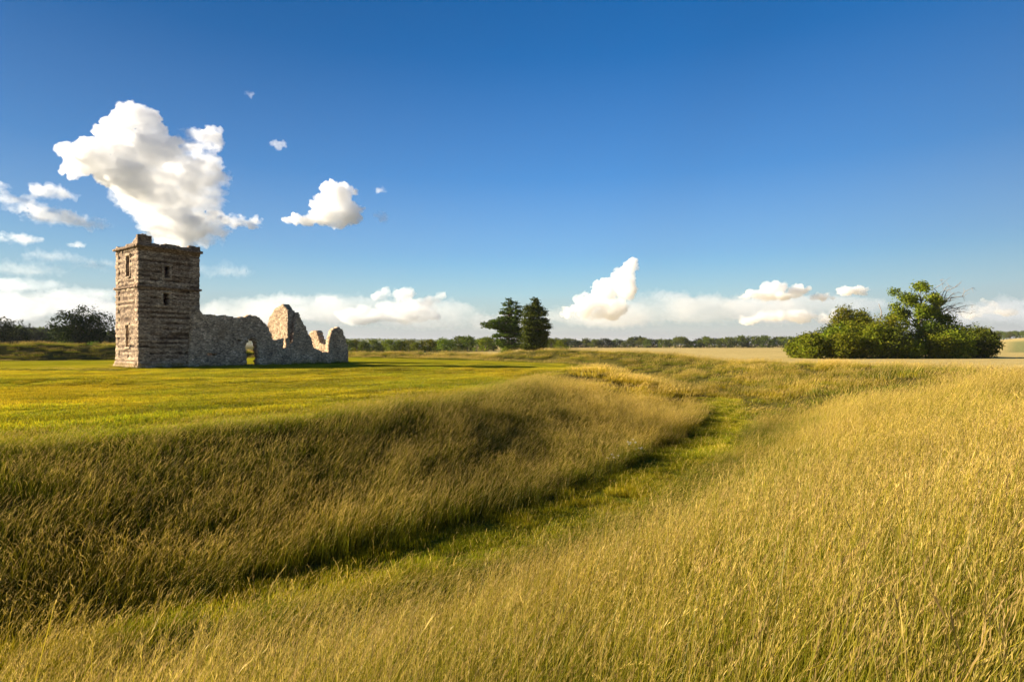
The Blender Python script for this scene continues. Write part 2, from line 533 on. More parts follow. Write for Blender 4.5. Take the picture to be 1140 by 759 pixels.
def clump_mesh(name, seed, radius, nblade, nstem, h, width, wind=.35, headsize=1.0, short=False, fan=1.0, stemw=.0022):
    """a patch of grass: curved ribbon blades plus flowering stems with feathery seed heads"""
    g = np.random.default_rng(seed)
    V, Q, CG, CD, B = [], [], [], [], []
    cnt = 0
    lift = 4

    def ribbon(root, ht, w, lean, bend, green, dryc, bias, prof, ss):
        nonlocal cnt
        n = len(ss)
        d2 = np.array([math.cos(lean[0]), math.sin(lean[0])])
        side_a = g.uniform(0, math.tau)
        side = np.array([math.cos(side_a), math.sin(side_a), 0])
        pts = []
        for s in ss:
            k = bend * ht * s ** 1.9 + lean[1] * ht * s
            zz = ht * s * (1 - .35 * min(1.2, bend) * s)
            pts.append((root[0] + d2[0] * k, root[1] + d2[1] * k, zz))
        pts = np.array(pts)
        for k in range(n):
            V.append(pts[k] - side * w * prof[k] / 2); V.append(pts[k] + side * w * prof[k] / 2)
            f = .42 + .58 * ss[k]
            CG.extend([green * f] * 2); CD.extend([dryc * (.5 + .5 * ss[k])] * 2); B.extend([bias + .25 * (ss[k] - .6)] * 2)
        for k in range(n - 1):
            a = cnt + 2 * k
            Q.append((a, a + 1, a + 3, a + 2))
        cnt += 2 * n
        return pts

    for _ in range(nblade):
        a = g.uniform(0, math.tau); rr = radius * math.sqrt(g.uniform(0, 1))
        ht = h * g.uniform(.3, 1.0) * (.68 if not short else 1)
        ang = g.normal(0, .9)
        if g.random() < .25: ang = g.uniform(0, math.tau)
        green = np.array((.135, .17, .006)) * g.uniform(.55, 1.5) + np.array((.07, .03, .0)) * g.uniform(0, 1)
        dryc = np.array((.415, .28, .010)) * g.uniform(.7, 1.25)
        ribbon((rr * math.cos(a), rr * math.sin(a)), ht, width * g.uniform(.7, 1.3), (ang, abs(g.normal(0, .10)) * fan), g.uniform(.02, .30) * fan,
               green, dryc, g.normal(-.12, .25), (1, .95, .7, .1), (0, .4, .75, 1))
    for _ in range(nstem):
        a = g.uniform(0, math.tau); rr = radius * math.sqrt(g.uniform(0, 1))
        ht = h * g.uniform(.62, 1.2)
        ang = g.normal(0, .55)
        tone = g.uniform(.75, 1.2)
        straw = np.array((.50, .355, .03)) * tone
        green = np.array((.25, .24, .015)) * tone
        pts = ribbon((rr * math.cos(a), rr * math.sin(a)), ht, stemw, (ang, abs(g.normal(wind * .25, .1))), g.uniform(.03, wind * .8),
                     green, straw, g.normal(.3, .2), (1, .8, .7, .6), (0, .4, .75, 1))
        # seed head along the last stretch, drooping on
        tip = pts[-1]; dr = pts[-1] - pts[-2]; dr = dr / np.linalg.norm(dr)
        L = g.uniform(.08, .16) * headsize
        nn = g.integers(9, 15)
        hc = (np.array((.67, .48, .115)) if g.random() < .75 else np.array((.56, .37, .12))) * g.uniform(.75, 1.15)
        spread = g.uniform(.05, .34)
        for k in range(nn):
            s = k / (nn - 1)
            c0 = tip + dr * L * (s - .35)
            c0 = c0 + np.array((math.cos(ang), math.sin(ang), 0)) * L * .25 * s * s - np.array((0, 0, L * .12 * s * s))
            oa = g.uniform(0, math.tau)
            o = np.array((math.cos(oa), math.sin(oa), g.uniform(-.2, .8))) * spread + dr * .9
            o /= np.linalg.norm(o)
            ln = L * .27 * (1 - .4 * s) * g.uniform(.7, 1.2); wd = max(.0015, width * .36) * (1 - .4 * s) * g.uniform(.7, 1.2)
            sd = np.cross(o, g.normal(0, 1, 3)); sd /= np.linalg.norm(sd)
            q = [c0, c0 + o * ln * .5 + sd * wd, c0 + o * ln, c0 + o * ln * .5 - sd * wd]
            V.extend(q); Q.append((cnt, cnt + 1, cnt + 2, cnt + 3)); cnt += 4
            CG.extend([hc * .8] * 4); CD.extend([hc] * 4); B.extend([.3] * 4)
    return mesh_np(name, np.array(V), np.array(Q), {"cg": np.array(CG), "cd": np.array(CD), "bias": np.array(B)})


def variants(prefix, n, seed, **kw):
    c = bpy.data.collections.new(prefix + "_variants")      # holds the tuft shapes, not linked to the scene
    for k in range(n):
        o = obj(f"{prefix}_tuft_{k:02d}", clump_mesh(prefix, seed + k, **kw), M_grass, link=False)
        c.objects.link(o)
    return c


def gn_scatter(coll, name):
    ng = bpy.data.node_groups.new(name, 'GeometryNodeTree')
    ng.interface.new_socket("Geometry", in_out='INPUT', socket_type='NodeSocketGeometry')
    ng.interface.new_socket("Geometry", in_out='OUTPUT', socket_type='NodeSocketGeometry')
    n = ng.nodes; l = ng.links
    gi = n.new("NodeGroupInput"); go = n.new("NodeGroupOutput")
    ci = n.new("GeometryNodeCollectionInfo")
    ci.inputs['Collection'].default_value = coll
    ci.inputs['Separate Children'].default_value = True
    ci.inputs['Reset Children'].default_value = True
    ip = n.new("GeometryNodeInstanceOnPoints")
    ip.inputs['Pick Instance'].default_value = True

    def attr(nm, t):
        a = n.new("GeometryNodeInputNamedAttribute"); a.data_type = t
        a.inputs['Name'].default_value = nm
        return a.outputs[0]
    l.new(gi.outputs[0], ip.inputs['Points'])
    l.new(ci.outputs[0], ip.inputs['Instance'])
    l.new(attr("pick", 'INT'), ip.inputs['Instance Index'])
    l.new(attr("turn", 'FLOAT_VECTOR'), ip.inputs['Rotation'])
    l.new(attr("size", 'FLOAT_VECTOR'), ip.inputs['Scale'])
    l.new(ip.outputs[0], go.inputs[0])
    return ng


def scatter(name, coll, x, y, size, dry, lum, label, cat, yaw=.7, tilt=.075, sink=.02, wind0=0.0):
    n = len(x)
    z = H(x, y) - sink
    me = bpy.data.meshes.new(name)
    me.vertices.add(n)
    me.vertices.foreach_set("co", np.stack([x, y, z], 1).astype(np.float32).ravel())
    pick = rng.integers(0, len(coll.objects), n)
    turn = np.stack([rng.normal(0, tilt, n), rng.normal(0, tilt, n), wind0 + rng.normal(0, yaw, n)], 1)
    for nm, t, a in (("pick", 'INT', pick.astype(np.int32)), ("dry", 'FLOAT', dry), ("lum", 'FLOAT', lum)):
        me.attributes.new(nm, t, 'POINT').data.foreach_set("value", np.ascontiguousarray(a, dtype=np.int32 if t == 'INT' else np.float32))
    for nm, a in (("turn", turn), ("size", size)):
        me.attributes.new(nm, 'FLOAT_VECTOR', 'POINT').data.foreach_set("vector", np.ascontiguousarray(a, dtype=np.float32).ravel())
    o = obj(name, me)
    md = o.modifiers.new("scatter", 'NODES')
    md.node_group = gn_scatter(coll, name + "_scatter")
    return tag(o, label, cat, kind="stuff")


def sector(n, r0, r1, b0=-52, b1=54):
    """n random points in a ring sector round the camera, uniform by area"""
    t = np.radians(rng.uniform(b0, b1, n)); r = np.sqrt(rng.uniform(r0 * r0, r1 * r1, n))
    return r * np.sin(t), r * np.cos(t)


def zone(x, y):
    """0..1 masks: tall grass allowed, inner scarp, bank, pale nose, far bank"""
    r, ph = polar(x, y)
    lip = ang_interp(LIP, ph); toe = ang_interp(TOE, ph)
    tall = (1 - path_mask(x, y, .15)) * (1 - lawn_mask(x, y))
    scarp = sstep(.2, .8, tall) * (r < toe + .3)
    nose = np.exp(-(((x - 6.0) / 4.5) ** 2 + ((y - 36) / 8) ** 2)) * (r < toe)
    crest = ang_interp(CREST, ph)
    outside = r > crest + 7
    return tall, scarp, nose, outside, r, ph, lip, toe


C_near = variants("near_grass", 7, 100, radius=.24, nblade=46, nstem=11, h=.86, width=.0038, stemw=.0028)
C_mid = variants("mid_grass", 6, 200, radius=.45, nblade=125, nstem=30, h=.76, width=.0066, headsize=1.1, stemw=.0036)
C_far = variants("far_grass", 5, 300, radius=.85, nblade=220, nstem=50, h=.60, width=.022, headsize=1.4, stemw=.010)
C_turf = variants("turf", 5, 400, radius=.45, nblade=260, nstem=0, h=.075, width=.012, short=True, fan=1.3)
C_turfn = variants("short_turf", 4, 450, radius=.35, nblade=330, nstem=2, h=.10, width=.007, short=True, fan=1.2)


C_stalk = variants("tall_stalk", 8, 470, radius=.30, nblade=5, nstem=6, h=1.0, width=.0070, headsize=1.5, wind=.5, stemw=.0042)


def dryness(x, y, scarp, nose, r, ph):
    n1 = vnoise(x, y, 3.2, 61, 3); n2 = vnoise(x, y, .8, 63, 2); n3 = vnoise(x, y, 11, 67, 2)
    d = .09 + (n1 - .5) * 1.7 + (n2 - .5) * .5 + (n3 - .5) * .5
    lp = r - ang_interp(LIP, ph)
    d = d - scarp * (.10 + .30 * sstep(-.4, .4, lp) * sstep(2.6, 1.2, lp) - .16 * sstep(2.0, 3.4, lp)) * (1 - nose) - .45 * sstep(104, 110, ph) + nose * 1.0 + .25 * sstep(14, 40, np.hypot(x, y)) - .16 * sstep(9, 3, np.hypot(x, y)) - .12 * sstep(4, -6, x) * sstep(16, 6, np.hypot(x, y)) + .8 * np.exp(-(((x - 13) / 3) ** 2 + ((y - 38) / 6) ** 2))  # greener growth under the lip, also painting in the dark shade band there
    return np.clip(d, -.1, 1.1)


def tall_patch(name, coll, n, r0, r1, label, sz, keep=lambda *a: True, zs=(.75, 1.2), b0=-52, b1=54):
    x, y = sector(n, r0, r1, b0, b1)
    tall, scarp, nose, outside, r, ph, lip, toe = zone(x, y)
    ok = (tall > rng.uniform(.25, .75, n)) & ~outside & keep(x, y, r, ph, scarp)
    # ragged growth: thin here and there
    ok &= vnoise(x, y, .8, 71, 2) > np.where(scarp > .2, 0, .27)
    x, y = x[ok], y[ok]
    tall, scarp, nose, outside, r, ph, lip, toe = zone(x, y)
    m = len(x)
    edge = np.clip(sstep(-1.6, 1.2, r - lip), .32, 1)                 # grass grows taller away from the mower
    edge = np.where(r < toe, edge, 1) * np.where(r > toe, np.clip(sstep(2.3, 5.2, r - toe), np.interp(ph, (-57, -53, -43, -36, -30), (.85, .36, .36, .45, .75)), 1), 1)
    hgt = rng.uniform(*zs, m) * (.72 + .56 * vnoise(x, y, 2.4, 73, 2)) * edge
    wid = rng.uniform(.85, 1.2, m) * sz
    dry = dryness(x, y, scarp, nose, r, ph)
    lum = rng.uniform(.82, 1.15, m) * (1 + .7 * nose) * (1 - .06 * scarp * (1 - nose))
    lum *= .6 + .8 * vnoise(x, y, 3, 77, 3)
    if name == "tall_stalks": dry = np.clip(dry + .35, 0, 1)
    return scatter(name, coll, x, y, np.stack([wid, wid, hgt], 1), dry, lum, label, "grass")


INNER = lambda x, y, r, ph, s: s > .1
OUTER = lambda x, y, r, ph, s: s <= .1
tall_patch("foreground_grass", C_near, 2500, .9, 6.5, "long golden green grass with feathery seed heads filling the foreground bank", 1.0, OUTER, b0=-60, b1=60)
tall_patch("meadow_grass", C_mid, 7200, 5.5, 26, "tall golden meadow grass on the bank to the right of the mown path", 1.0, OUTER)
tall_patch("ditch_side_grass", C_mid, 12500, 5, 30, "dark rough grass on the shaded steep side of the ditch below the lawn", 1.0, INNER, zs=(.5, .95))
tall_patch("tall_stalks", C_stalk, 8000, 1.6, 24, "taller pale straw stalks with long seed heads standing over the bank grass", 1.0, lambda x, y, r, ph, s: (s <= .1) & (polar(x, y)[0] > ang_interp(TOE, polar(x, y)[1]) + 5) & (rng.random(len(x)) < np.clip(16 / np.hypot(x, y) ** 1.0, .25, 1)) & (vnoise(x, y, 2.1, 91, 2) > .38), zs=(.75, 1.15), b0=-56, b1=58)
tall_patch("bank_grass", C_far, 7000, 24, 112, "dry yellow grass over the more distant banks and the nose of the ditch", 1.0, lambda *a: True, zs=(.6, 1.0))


def turf_patch(name, coll, n, r0, r1, mask, label, sz, dry0, b0=-50, b1=50, cat="grass", lum0=1.5, amp=1.0):
    x, y = sector(n, r0, r1, b0, b1)
    ok = mask(x, y) > rng.uniform(.3, .7, n)
    x, y = x[ok], y[ok]
    m = len(x)
    n1 = vnoise(x, y, 7, 41, 3); r, ph = polar(x, y)
    st = vnoise(r, ph * .12, 1.1, 47, 2)
    dry = np.clip(dry0 + (n1 - .5) * amp + (vnoise(x, y, 1.4, 83, 2) - .5) * .6, -.1, 1)
    lum = (.3 + 1.05 * st + .4 * vnoise(x, y, 2.2, 87, 2)) * rng.uniform(.9, 1.1, m) * lum0
    s = np.stack([rng.uniform(.9, 1.3, m) * sz, rng.uniform(.9, 1.3, m) * sz, rng.uniform(.5, 1.5, m) * (.4 + 1.4 * vnoise(x, y, 1.7, 89, 2))], 1)
    scatter(name, coll, x, y, s, dry, lum, label, cat, yaw=2, tilt=.04, sink=.01)


turf_patch("lawn_grass", C_turf, 26000, 8, 62, lawn_mask, "short mown yellow green turf of the lawn around the church", 1.0, .46)
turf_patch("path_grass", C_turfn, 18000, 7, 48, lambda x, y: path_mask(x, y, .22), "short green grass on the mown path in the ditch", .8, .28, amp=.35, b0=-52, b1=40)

# ----------------------------------------------------------------------------- the ruined church
A0 = Vector((-31.5, 48.0))
TH = rad(53.7)
zb = hz(A0.x + 6, A0.y + 8) - .06
church = empty("ruined_church", (A0.x, A0.y, zb), TH)
tag(church, "ruined flint church with square banded tower and broken roofless nave on the lawn", "church")
TW = 4.95


def wall_grid(L, zmax, thick, top, holes, cell=.1, seed=0, bands=False, jag=.06, recess=None, batter=0.0):
    """a rough masonry wall standing on y = 0 (outer face) .. thick, x = 0..L; top(x) gives its broken skyline"""
    g = np.random.default_rng(seed)
    nx = int(round(L / cell)); nz = int(round(zmax / cell))
    xs = np.linspace(0, L, nx + 1); zs = np.linspace(0, zmax, nz + 1)
    xc = (xs[:-1] + xs[1:]) / 2; zc = (zs[:-1] + zs[1:]) / 2
    XC, ZC_ = np.meshgrid(xc, zc, indexing='ij')
    t = np.array([top(v) for v in xc])[:, None]
    keep = ZC_ < t + (vnoise(XC, ZC_, .45, seed + 5, 3) - .5) * (.35 if bands else .46)
    for hfun in holes: keep &= ~hfun(XC, ZC_)
    idx = lambda i, k, side: ((i * (nz + 1)) + k) * 2 + side
    XS, ZS = np.meshgrid(xs, zs, indexing='ij')
    jx = (vnoise(XS + 5, ZS, .16, seed + 1, 2) - .5) * jag * 2; jz = (vnoise(XS, ZS + 7, .16, seed + 2, 2) - .5) * jag * 2
    jx[0] = jx[-1] = 0
    rel = (vnoise(XS, ZS * 1.6, .28, seed + 3, 3) - .5) * .14
    course = np.full(XS.shape, .5)
    if bands:
        # courses of uneven height; each broken into runs that stand out or have weathered back
        heights = []; zz = 0
        while zz < zmax + .5:
            hgt = g.uniform(.12, .30); heights.append(zz); zz += hgt
        heights = np.array(heights)
        wz = ZS + (vnoise(XS, ZS * .3, 1.2, seed + 9, 2) - .5) * .10
        ci = np.searchsorted(heights, wz.ravel()).reshape(wz.shape)
        run = vnoise(XS + ci * 13.7, ci * 3.1, .95, seed + 11, 3)
        alt = (ci % 2) * .34 + hash2(ci.astype(float), ci.astype(float) * 0, seed + 3) * .4
        course = np.clip(alt + (run - .5) * .95 + .12, 0, 1)
        rel = rel * .6 + (.5 - course) * .12
    front = np.stack([XS + jx, -.0 + rel, ZS + jz], -1)
    back = np.stack([XS + jx, thick + (vnoise(XS, ZS, .3, seed + 4, 2) - .5) * .12, ZS + jz], -1)
    front[:, 0, 2] = -.5; back[:, 0, 2] = -.5
    V = np.stack([front, back], 2).reshape(-1, 3)
    C = np.stack([course, course], 2).ravel()
    Q = []
    I, K = np.nonzero(keep)
    Q.append(np.stack([idx(I, K, 0), idx(I + 1, K, 0), idx(I + 1, K + 1, 0), idx(I, K + 1, 0)], 1))
    Q.append(np.stack([idx(I, K, 1), idx(I, K + 1, 1), idx(I + 1, K + 1, 1), idx(I + 1, K, 1)], 1))
    kp = np.pad(keep, 1)
    for di, dk in ((-1, 0), (1, 0), (0, 1), (0, -1)):
        nb = kp[1 + di:nx + 1 + di, 1 + dk:nz + 1 + dk]
        I, K = np.nonzero(keep & ~nb)
        if di == -1: e = (idx(I, K, 0), idx(I, K + 1, 0), idx(I, K + 1, 1), idx(I, K, 1))
        elif di == 1: e = (idx(I + 1, K, 0), idx(I + 1, K, 1), idx(I + 1, K + 1, 1), idx(I + 1, K + 1, 0))
        elif dk == 1: e = (idx(I, K + 1, 0), idx(I + 1, K + 1, 0), idx(I + 1, K + 1, 1), idx(I, K + 1, 1))
        else: e = (idx(I, K, 0), idx(I, K, 1), idx(I + 1, K, 1), idx(I + 1, K, 0))
        Q.append(np.stack(e, 1))
    Q = np.concatenate(Q)
    used, inv = np.unique(Q.ravel(), return_inverse=True)
    return V[used], inv.reshape(-1, 4), C[used]


def place(Vv, origin, ang):
    c, s = math.cos(ang), math.sin(ang)
    return np.stack([origin[0] + Vv[:, 0] * c - Vv[:, 1] * s, origin[1] + Vv[:, 0] * s + Vv[:, 1] * c, Vv[:, 2] + (origin[2] if len(origin) > 2 else 0)], 1)


def join(pieces):
    V, Q, C, n = [], [], [], 0
    for v, q, c in pieces:
        V.append(v); Q.append(q + n); C.append(c); n += len(v)
    return np.concatenate(V), np.concatenate(Q), np.concatenate(C)


def piece(name, pieces, m, parent, smooth=False):
    v, q, c = join(pieces)
    return obj(name, mesh_np(name, v, q, {"course": c}, smooth=smooth), m, parent)


def rect(x0, x1, z0, z1):
    return lambda X, Z: (X > x0) & (X < x1) & (Z > z0) & (Z < z1)


def arch(xc, hw, z0, zs, seed=0):
    def f(X, Z):
        ed = (vnoise(X, Z, .4, 900 + seed, 2) - .5) * .3
        return (Z > z0) & (np.abs(X - xc) < hw + ed) & ((Z < zs) | ((X - xc) ** 2 + ((Z - zs) * .9) ** 2 < (hw + ed) ** 2))
    return f


def stone_box(x0, x1, y0, y1, z0, z1, seed=0, seg=.22, rough=.03, course=.6):
    """a run of dressed stone: a box cut into short lengths with worn, uneven edges"""
    dims = [max(1, int(round((b - a) / seg))) for a, b in ((x0, x1), (y0, y1), (z0, z1))]
    bm = bmesh.new()
    bmesh.ops.create_cube(bm, size=1)
    for v in bm.verts: v.co = Vector(((x0 + x1) / 2 + v.co.x * (x1 - x0), (y0 + y1) / 2 + v.co.y * (y1 - y0), (z0 + z1) / 2 + v.co.z * (z1 - z0)))
    for ax in range(3):
        a = (x0, y0, z0)[ax]; b = (x1, y1, z1)[ax]
        for k in range(1, dims[ax]):
            pt = [0, 0, 0]; pt[ax] = a + (b - a) * k / dims[ax]; nr = [0, 0, 0]; nr[ax] = 1
            bmesh.ops.bisect_plane(bm, geom=bm.verts[:] + bm.edges[:] + bm.faces[:], plane_co=pt, plane_no=nr)
    for v in bm.verts:
        v.co += mnoise.noise_vector(v.co * 2.7 + Vector((seed * 3.1, 0, 0))) * rough * 1.6
    bm.verts.index_update()
    V = np.array([v.co[:] for v in bm.verts]); Q = np.array([[v.index for v in f.verts] for f in bm.faces if len(f.verts) == 4])
    bm.free()
    return V, Q, np.full(len(V), course)


def build_tower():
    Ht = 10.55
    merl = lambda x: Ht
    # front face (towards the camera, in shade): x along u from the near corner
    wf = wall_grid(TW, Ht + .1, .85, merl, [rect(1.95, 2.42, 7.95, 9.0), rect(1.9, 2.4, 5.55, 6.6)], seed=11, bands=True)
    # left face in the sun: from the far left corner back to the near corner
    wl_ = wall_grid(TW, Ht + .1, .85, merl, [rect(2.35, 3.05, 8.0, 9.8), rect(2.3, 3.0, 1.9, 3.8), rect(2.7, 2.85, .95, 1.2), rect(2.2, 2.32, .95, 1.15)], seed=23, bands=True)
    wr = wall_grid(TW, Ht + .1, .85, merl, [arch(2.5, .7, .0, 2.2, 3), rect(2.2, 2.7, 7.8, 9.2)], seed=37, bands=True)
    wb = wall_grid(TW, Ht + .1, .85, merl, [rect(2.2, 2.7, 7.8, 9.2)], seed=41, bands=True)
    P = [
        (place(wf[0], (0, 0), 0), wf[1], wf[2]),
        (place(wl_[0], (0, TW), -math.pi / 2), wl_[1], wl_[2]),
        (place(wr[0], (TW, 0), math.pi / 2), wr[1], wr[2]),
        (place(wb[0], (TW, TW), math.pi), wb[1], wb[2]),
    ]
    tower = piece("tower", P, M_tower, church)
    # offset string courses
    for z0, z1, pr in ((6.98, 7.16, .13), (10.42, 10.62, .2)):
        e = TW + pr
        ring = [stone_box(-pr, e, -pr, .3, z0, z1, 3, course=.35), stone_box(-pr, e, TW - .3, e, z0, z1, 5, course=.35),
                stone_box(-pr, .3, .302, TW - .302, z0, z1, 7, course=.35), stone_box(TW - .3, e, .302, TW - .302, z0, z1, 9, course=.35)]
        piece("string_course", ring, M_tower, tower)
    # broken parapet with a stump of a merlon at two corners
    def par(x):
        return .12 + (.62 - .2 * max(0, x - .7) if x < 1.05 else 0) + (.22 if 2.1 < x < 3.2 else 0) * .5 + (.3 if x > 4.1 else .1 if x > 3.2 else .05)
    p1 = wall_grid(TW + .1, 1.0, .5, par, [], seed=51)
    p2 = wall_grid(TW - .5, 1.0, .5, lambda x: .12 + max(0, (x - 3.2)) * .35, [], seed=53)
    p3 = wall_grid(TW - .5, 1.0, .5, lambda x: .35 if x < .6 else .12, [], seed=57)
    piece("parapet", [(place(p1[0], (-.05, -.03, 10.62), 0), p1[1], p1[2] * .7), (place(p2[0], (-.02, TW, 10.62), -math.pi / 2), p2[1], p2[2]),
                      (place(p3[0], (TW + .02, .5, 10.62), math.pi / 2), p3[1], p3[2])], M_tower, tower)
    # plinth
    pl = [stone_box(-.16, TW + .1, -.2, .3, -.4, .34, 13, course=.75), stone_box(-.2, .3, .303, TW + .1, -.4, .36, 17, course=.9)]
    pl += [stone_box(-.06, TW * .75, -.1, .3, .343, .62, 15, course=.55), stone_box(-.09, .3, .303, TW + .05, .363, .66, 19, course=.85)]
    piece("plinth", pl, M_tower, tower)
    # worn stone surrounds of the slit windows
    def surround(face, x0, x1, z0, z1, k):
        pcs = [stone_box(x0 - .14, x0 - .004, -.035, .25, z0, z1, k, course=.95), stone_box(x1 + .004, x1 + .14, -.035, .25, z0, z1, k + 1, course=.8),
               stone_box(x0 - .2, x1 + .2, -.045, .25, z1 + .003, z1 + .2, k + 2, course=.9), stone_box(x0 - .16, x1 + .16, -.06, .25, z0 - .15, z0 - .003, k + 3, course=.9)]
        if face == 'left': pcs = [(place(v, (0, TW), -math.pi / 2), q, c) for v, q, c in pcs]
        piece("window", pcs, M_tower, tower)
    surround('front', 1.95, 2.42, 7.95, 9.0, 61)
    surround('front', 1.9, 2.4, 5.55, 6.6, 65)
    surround('left', 2.35, 3.05, 8.0, 9.8, 69)
    surround('left', 2.3, 3.0, 1.9, 3.8, 73)


build_tower()


def pts_top(pts):
    xs = [p[0] for p in pts]; zs = [p[1] for p in pts]
    return lambda x: float(np.interp(x, xs, zs))


# nave south wall, a little proud of the tower, from its torn junction to the chancel arch
NX = 3.95
nave = wall_grid(13.9 - NX, 6.2, .8, pts_top([(0, 1.2), (.25, 4.6), (.7, 5.6), (1.1, 5.0), (1.6, 4.85), (3, 4.85), (5.2, 4.75), (6.4, 4.85), (7.3, 4.25), (7.75, 3.4), (8.05, 2.75), (10, 2.65)]),
                 [arch(9.85 - NX, .64, -.2, 1.95, 1), rect(13.15 - NX, 13.55 - NX, 1.75, 2.75), rect(5.6 - NX, 6.35 - NX, 1.05, 1.3), rect(6.9 - NX, 7.1 - NX, 2.45, 2.6), rect(8.4 - NX, 8.75 - NX, 2.4, 2.6)], seed=71)
nave_o = piece("nave_wall", [(place(nave[0], (NX, -.22), 0), nave[1], nave[2])], M_rubble, church)
# worn arch stones round the doorway
vs = []
for k in range(7):
    a = math.pi * (k + .5) / 7
    b = stone_box(-.12, .12, -.06, .3, -.13, .13, 80 + k, seg=.14, rough=.05)
    c, s = math.cos(a - math.pi / 2), math.sin(a - math.pi / 2)
    v = b[0].copy(); v = np.stack([v[:, 0] * c - v[:, 2] * s, v[:, 1], v[:, 0] * s + v[:, 2] * c], 1)
    v += np.array([9.85 + math.cos(a) * .82, -.22, 2.0 + math.sin(a) * .86])
    vs.append((v, b[1], b[2]))
piece("door_arch", vs, M_rubble, nave_o)
piece("door_sill", [stone_box(9.1, 11.3, -.75, .35, -.3, .12, 91, rough=.08), stone_box(11.304, 13.0, -.5, -.1, -.3, .06, 92, rough=.08)], M_rubble, nave_o)
# chancel south wall: falls away from the gable to a low sill, then the pointed stub
ch = wall_grid(7.4, 6.6, .8, pts_top([(0, 2.0), (.4, 2.3), (.62, 3.6), (.78, 4.9), (1.0, 5.45), (1.2, 5.2), (1.4, 4.7), (1.9, 3.9), (2.3, 3.2), (2.55, 2.9), (2.8, 1.9), (3.3, 1.55), (4.0, 1.3), (4.85, 1.25), (5.0, 2.6), (5.2, 3.35), (5.8, 4.05), (6.15, 4.1), (6.6, 3.8), (7.0, 2.9), (7.4, 1.4)]),
               [rect(-.1, .05, 1.9, 2.75)], seed=83)
nn_ = wall_grid(6.2, 4.6, .8, pts_top([(0, 4.8), (2, 4.75), (4.0, 4.6), (5.2, 4.0), (6.2, 1.2)]), [], seed=113)  # unseen north nave wall, its height and end set to shade the door reveal
piece("nave_wall", [(place(nn_[0], (4.97, 5.0), 0), nn_[1], nn_[2])], M_rubble, church)  # unseen north wall, shaped to shade the door reveal
chan = piece("chancel_wall", [(place(ch[0], (13.9, -.2), 0), ch[1], ch[2])], M_rubble, church)
# the cross wall between nave and chancel: its west face catches the sun
cw = wall_grid(4.9, 6.6, .8, pts_top([(0, 1.0), (.8, 1.4), (1.0, 3.8), (1.2, 4.7), (1.7, 5.3), (2.5, 5.85), (3.3, 6.2), (3.9, 6.3), (4.5, 6.0), (4.9, 5.7)]), [arch(.3, .9, -.2, 2.0, 4)], seed=97)
piece("gable_wall", [(place(cw[0], (14.1, 4.9 + .45), -math.pi / 2), cw[1], cw[2])], M_rubble, church)
# east end
ew = wall_grid(5.6, 4.5, .8, pts_top([(0, 1.0), (.3, 3.3), (.8, 3.75), (1.6, 3.7), (2.1, 3.2), (2.5, 2.3), (3.2, 2.15), (4.2, 1.7), (5.6, 1.5)]), [], seed=101)
piece("east_wall", [(place(ew[0], (20.3, 5.6 + .62), -math.pi / 2), ew[1], ew[2])], M_rubble, church)
nw = wall_grid(9.0, 3.0, .8, pts_top([(0, .3), (1.5, .9), (4, .6), (6, 1.2), (9, .5)]), [], seed=107)
piece("north_wall", [(place(nw[0], (14.4, 5.4), 0), nw[1], nw[2])], M_rubble, church)


ug, vg = [], []
for (u0, v0, u1, v1, k) in ((0, -.3, 4.2, -.3, 70), (-.3, 0, -.3, 4.9, 60), (4, -.5, 9.2, -.5, 80), (10.6, -.5, 21.3, -.45, 150), (9.2, -.8, 10.6, -.8, 14), (5, 5.9, 11, 5.9, 40)):
    q = rng.random(k); ug.append(u0 + (u1 - u0) * q + rng.normal(0, .12, k)); vg.append(v0 + (v1 - v0) * q + rng.normal(0, .13, k))
ug = np.concatenate(ug); vg = np.concatenate(vg)
gx = A0.x + ug * math.cos(TH) - vg * math.sin(TH); gy = A0.y + ug * math.sin(TH) + vg * math.cos(TH)
gs = rng.uniform(.25, .6, len(gx)) * (.4 + 1.1 * vnoise(gx, gy, .9, 95, 2))
scatter("wall_foot_grass", C_mid, gx, gy, np.stack([gs * .9, gs * .9, gs], 1), rng.uniform(0, .7, len(gx)), rng.uniform(.8, 1.2, len(gx)), "uncut tufts of grass along the foot of the church walls", "grass", yaw=2)


def weed(x, y, Ht, label, head_mat, leaf, seed, heads=5, hs=.03):
    g = np.random.default_rng(seed)
    t = empty("flowering_weed", (x, y, hz(x, y) - .02))
    tag(t, label, "wild flower", None)
    paths = []; tips = []
    for k in range(heads):
        tip = (g.normal(0, .12), g.normal(0, .12), Ht * g.uniform(.7, 1))
        paths.append(limb(g, (g.normal(0, .02), g.normal(0, .02), 0), tip, .006, .003, .02, 4)); tips.append((*tip, hs, hs, hs * .8))
    obj("stem", tubes("stem", paths, 5), leaf, t)
    obj("foliage", leaf_mesh("foliage", [(0, 0, Ht * .4, .12, .12, Ht * .35)], 60, .05, seed, clump=3), leaf, t)
    for k, tp in enumerate(tips):
        obj("flower_head", leaf_mesh("flower_head", [tp], 40, hs * .5, seed + 1 + k, clump=4, spread=.5), head_mat, t)


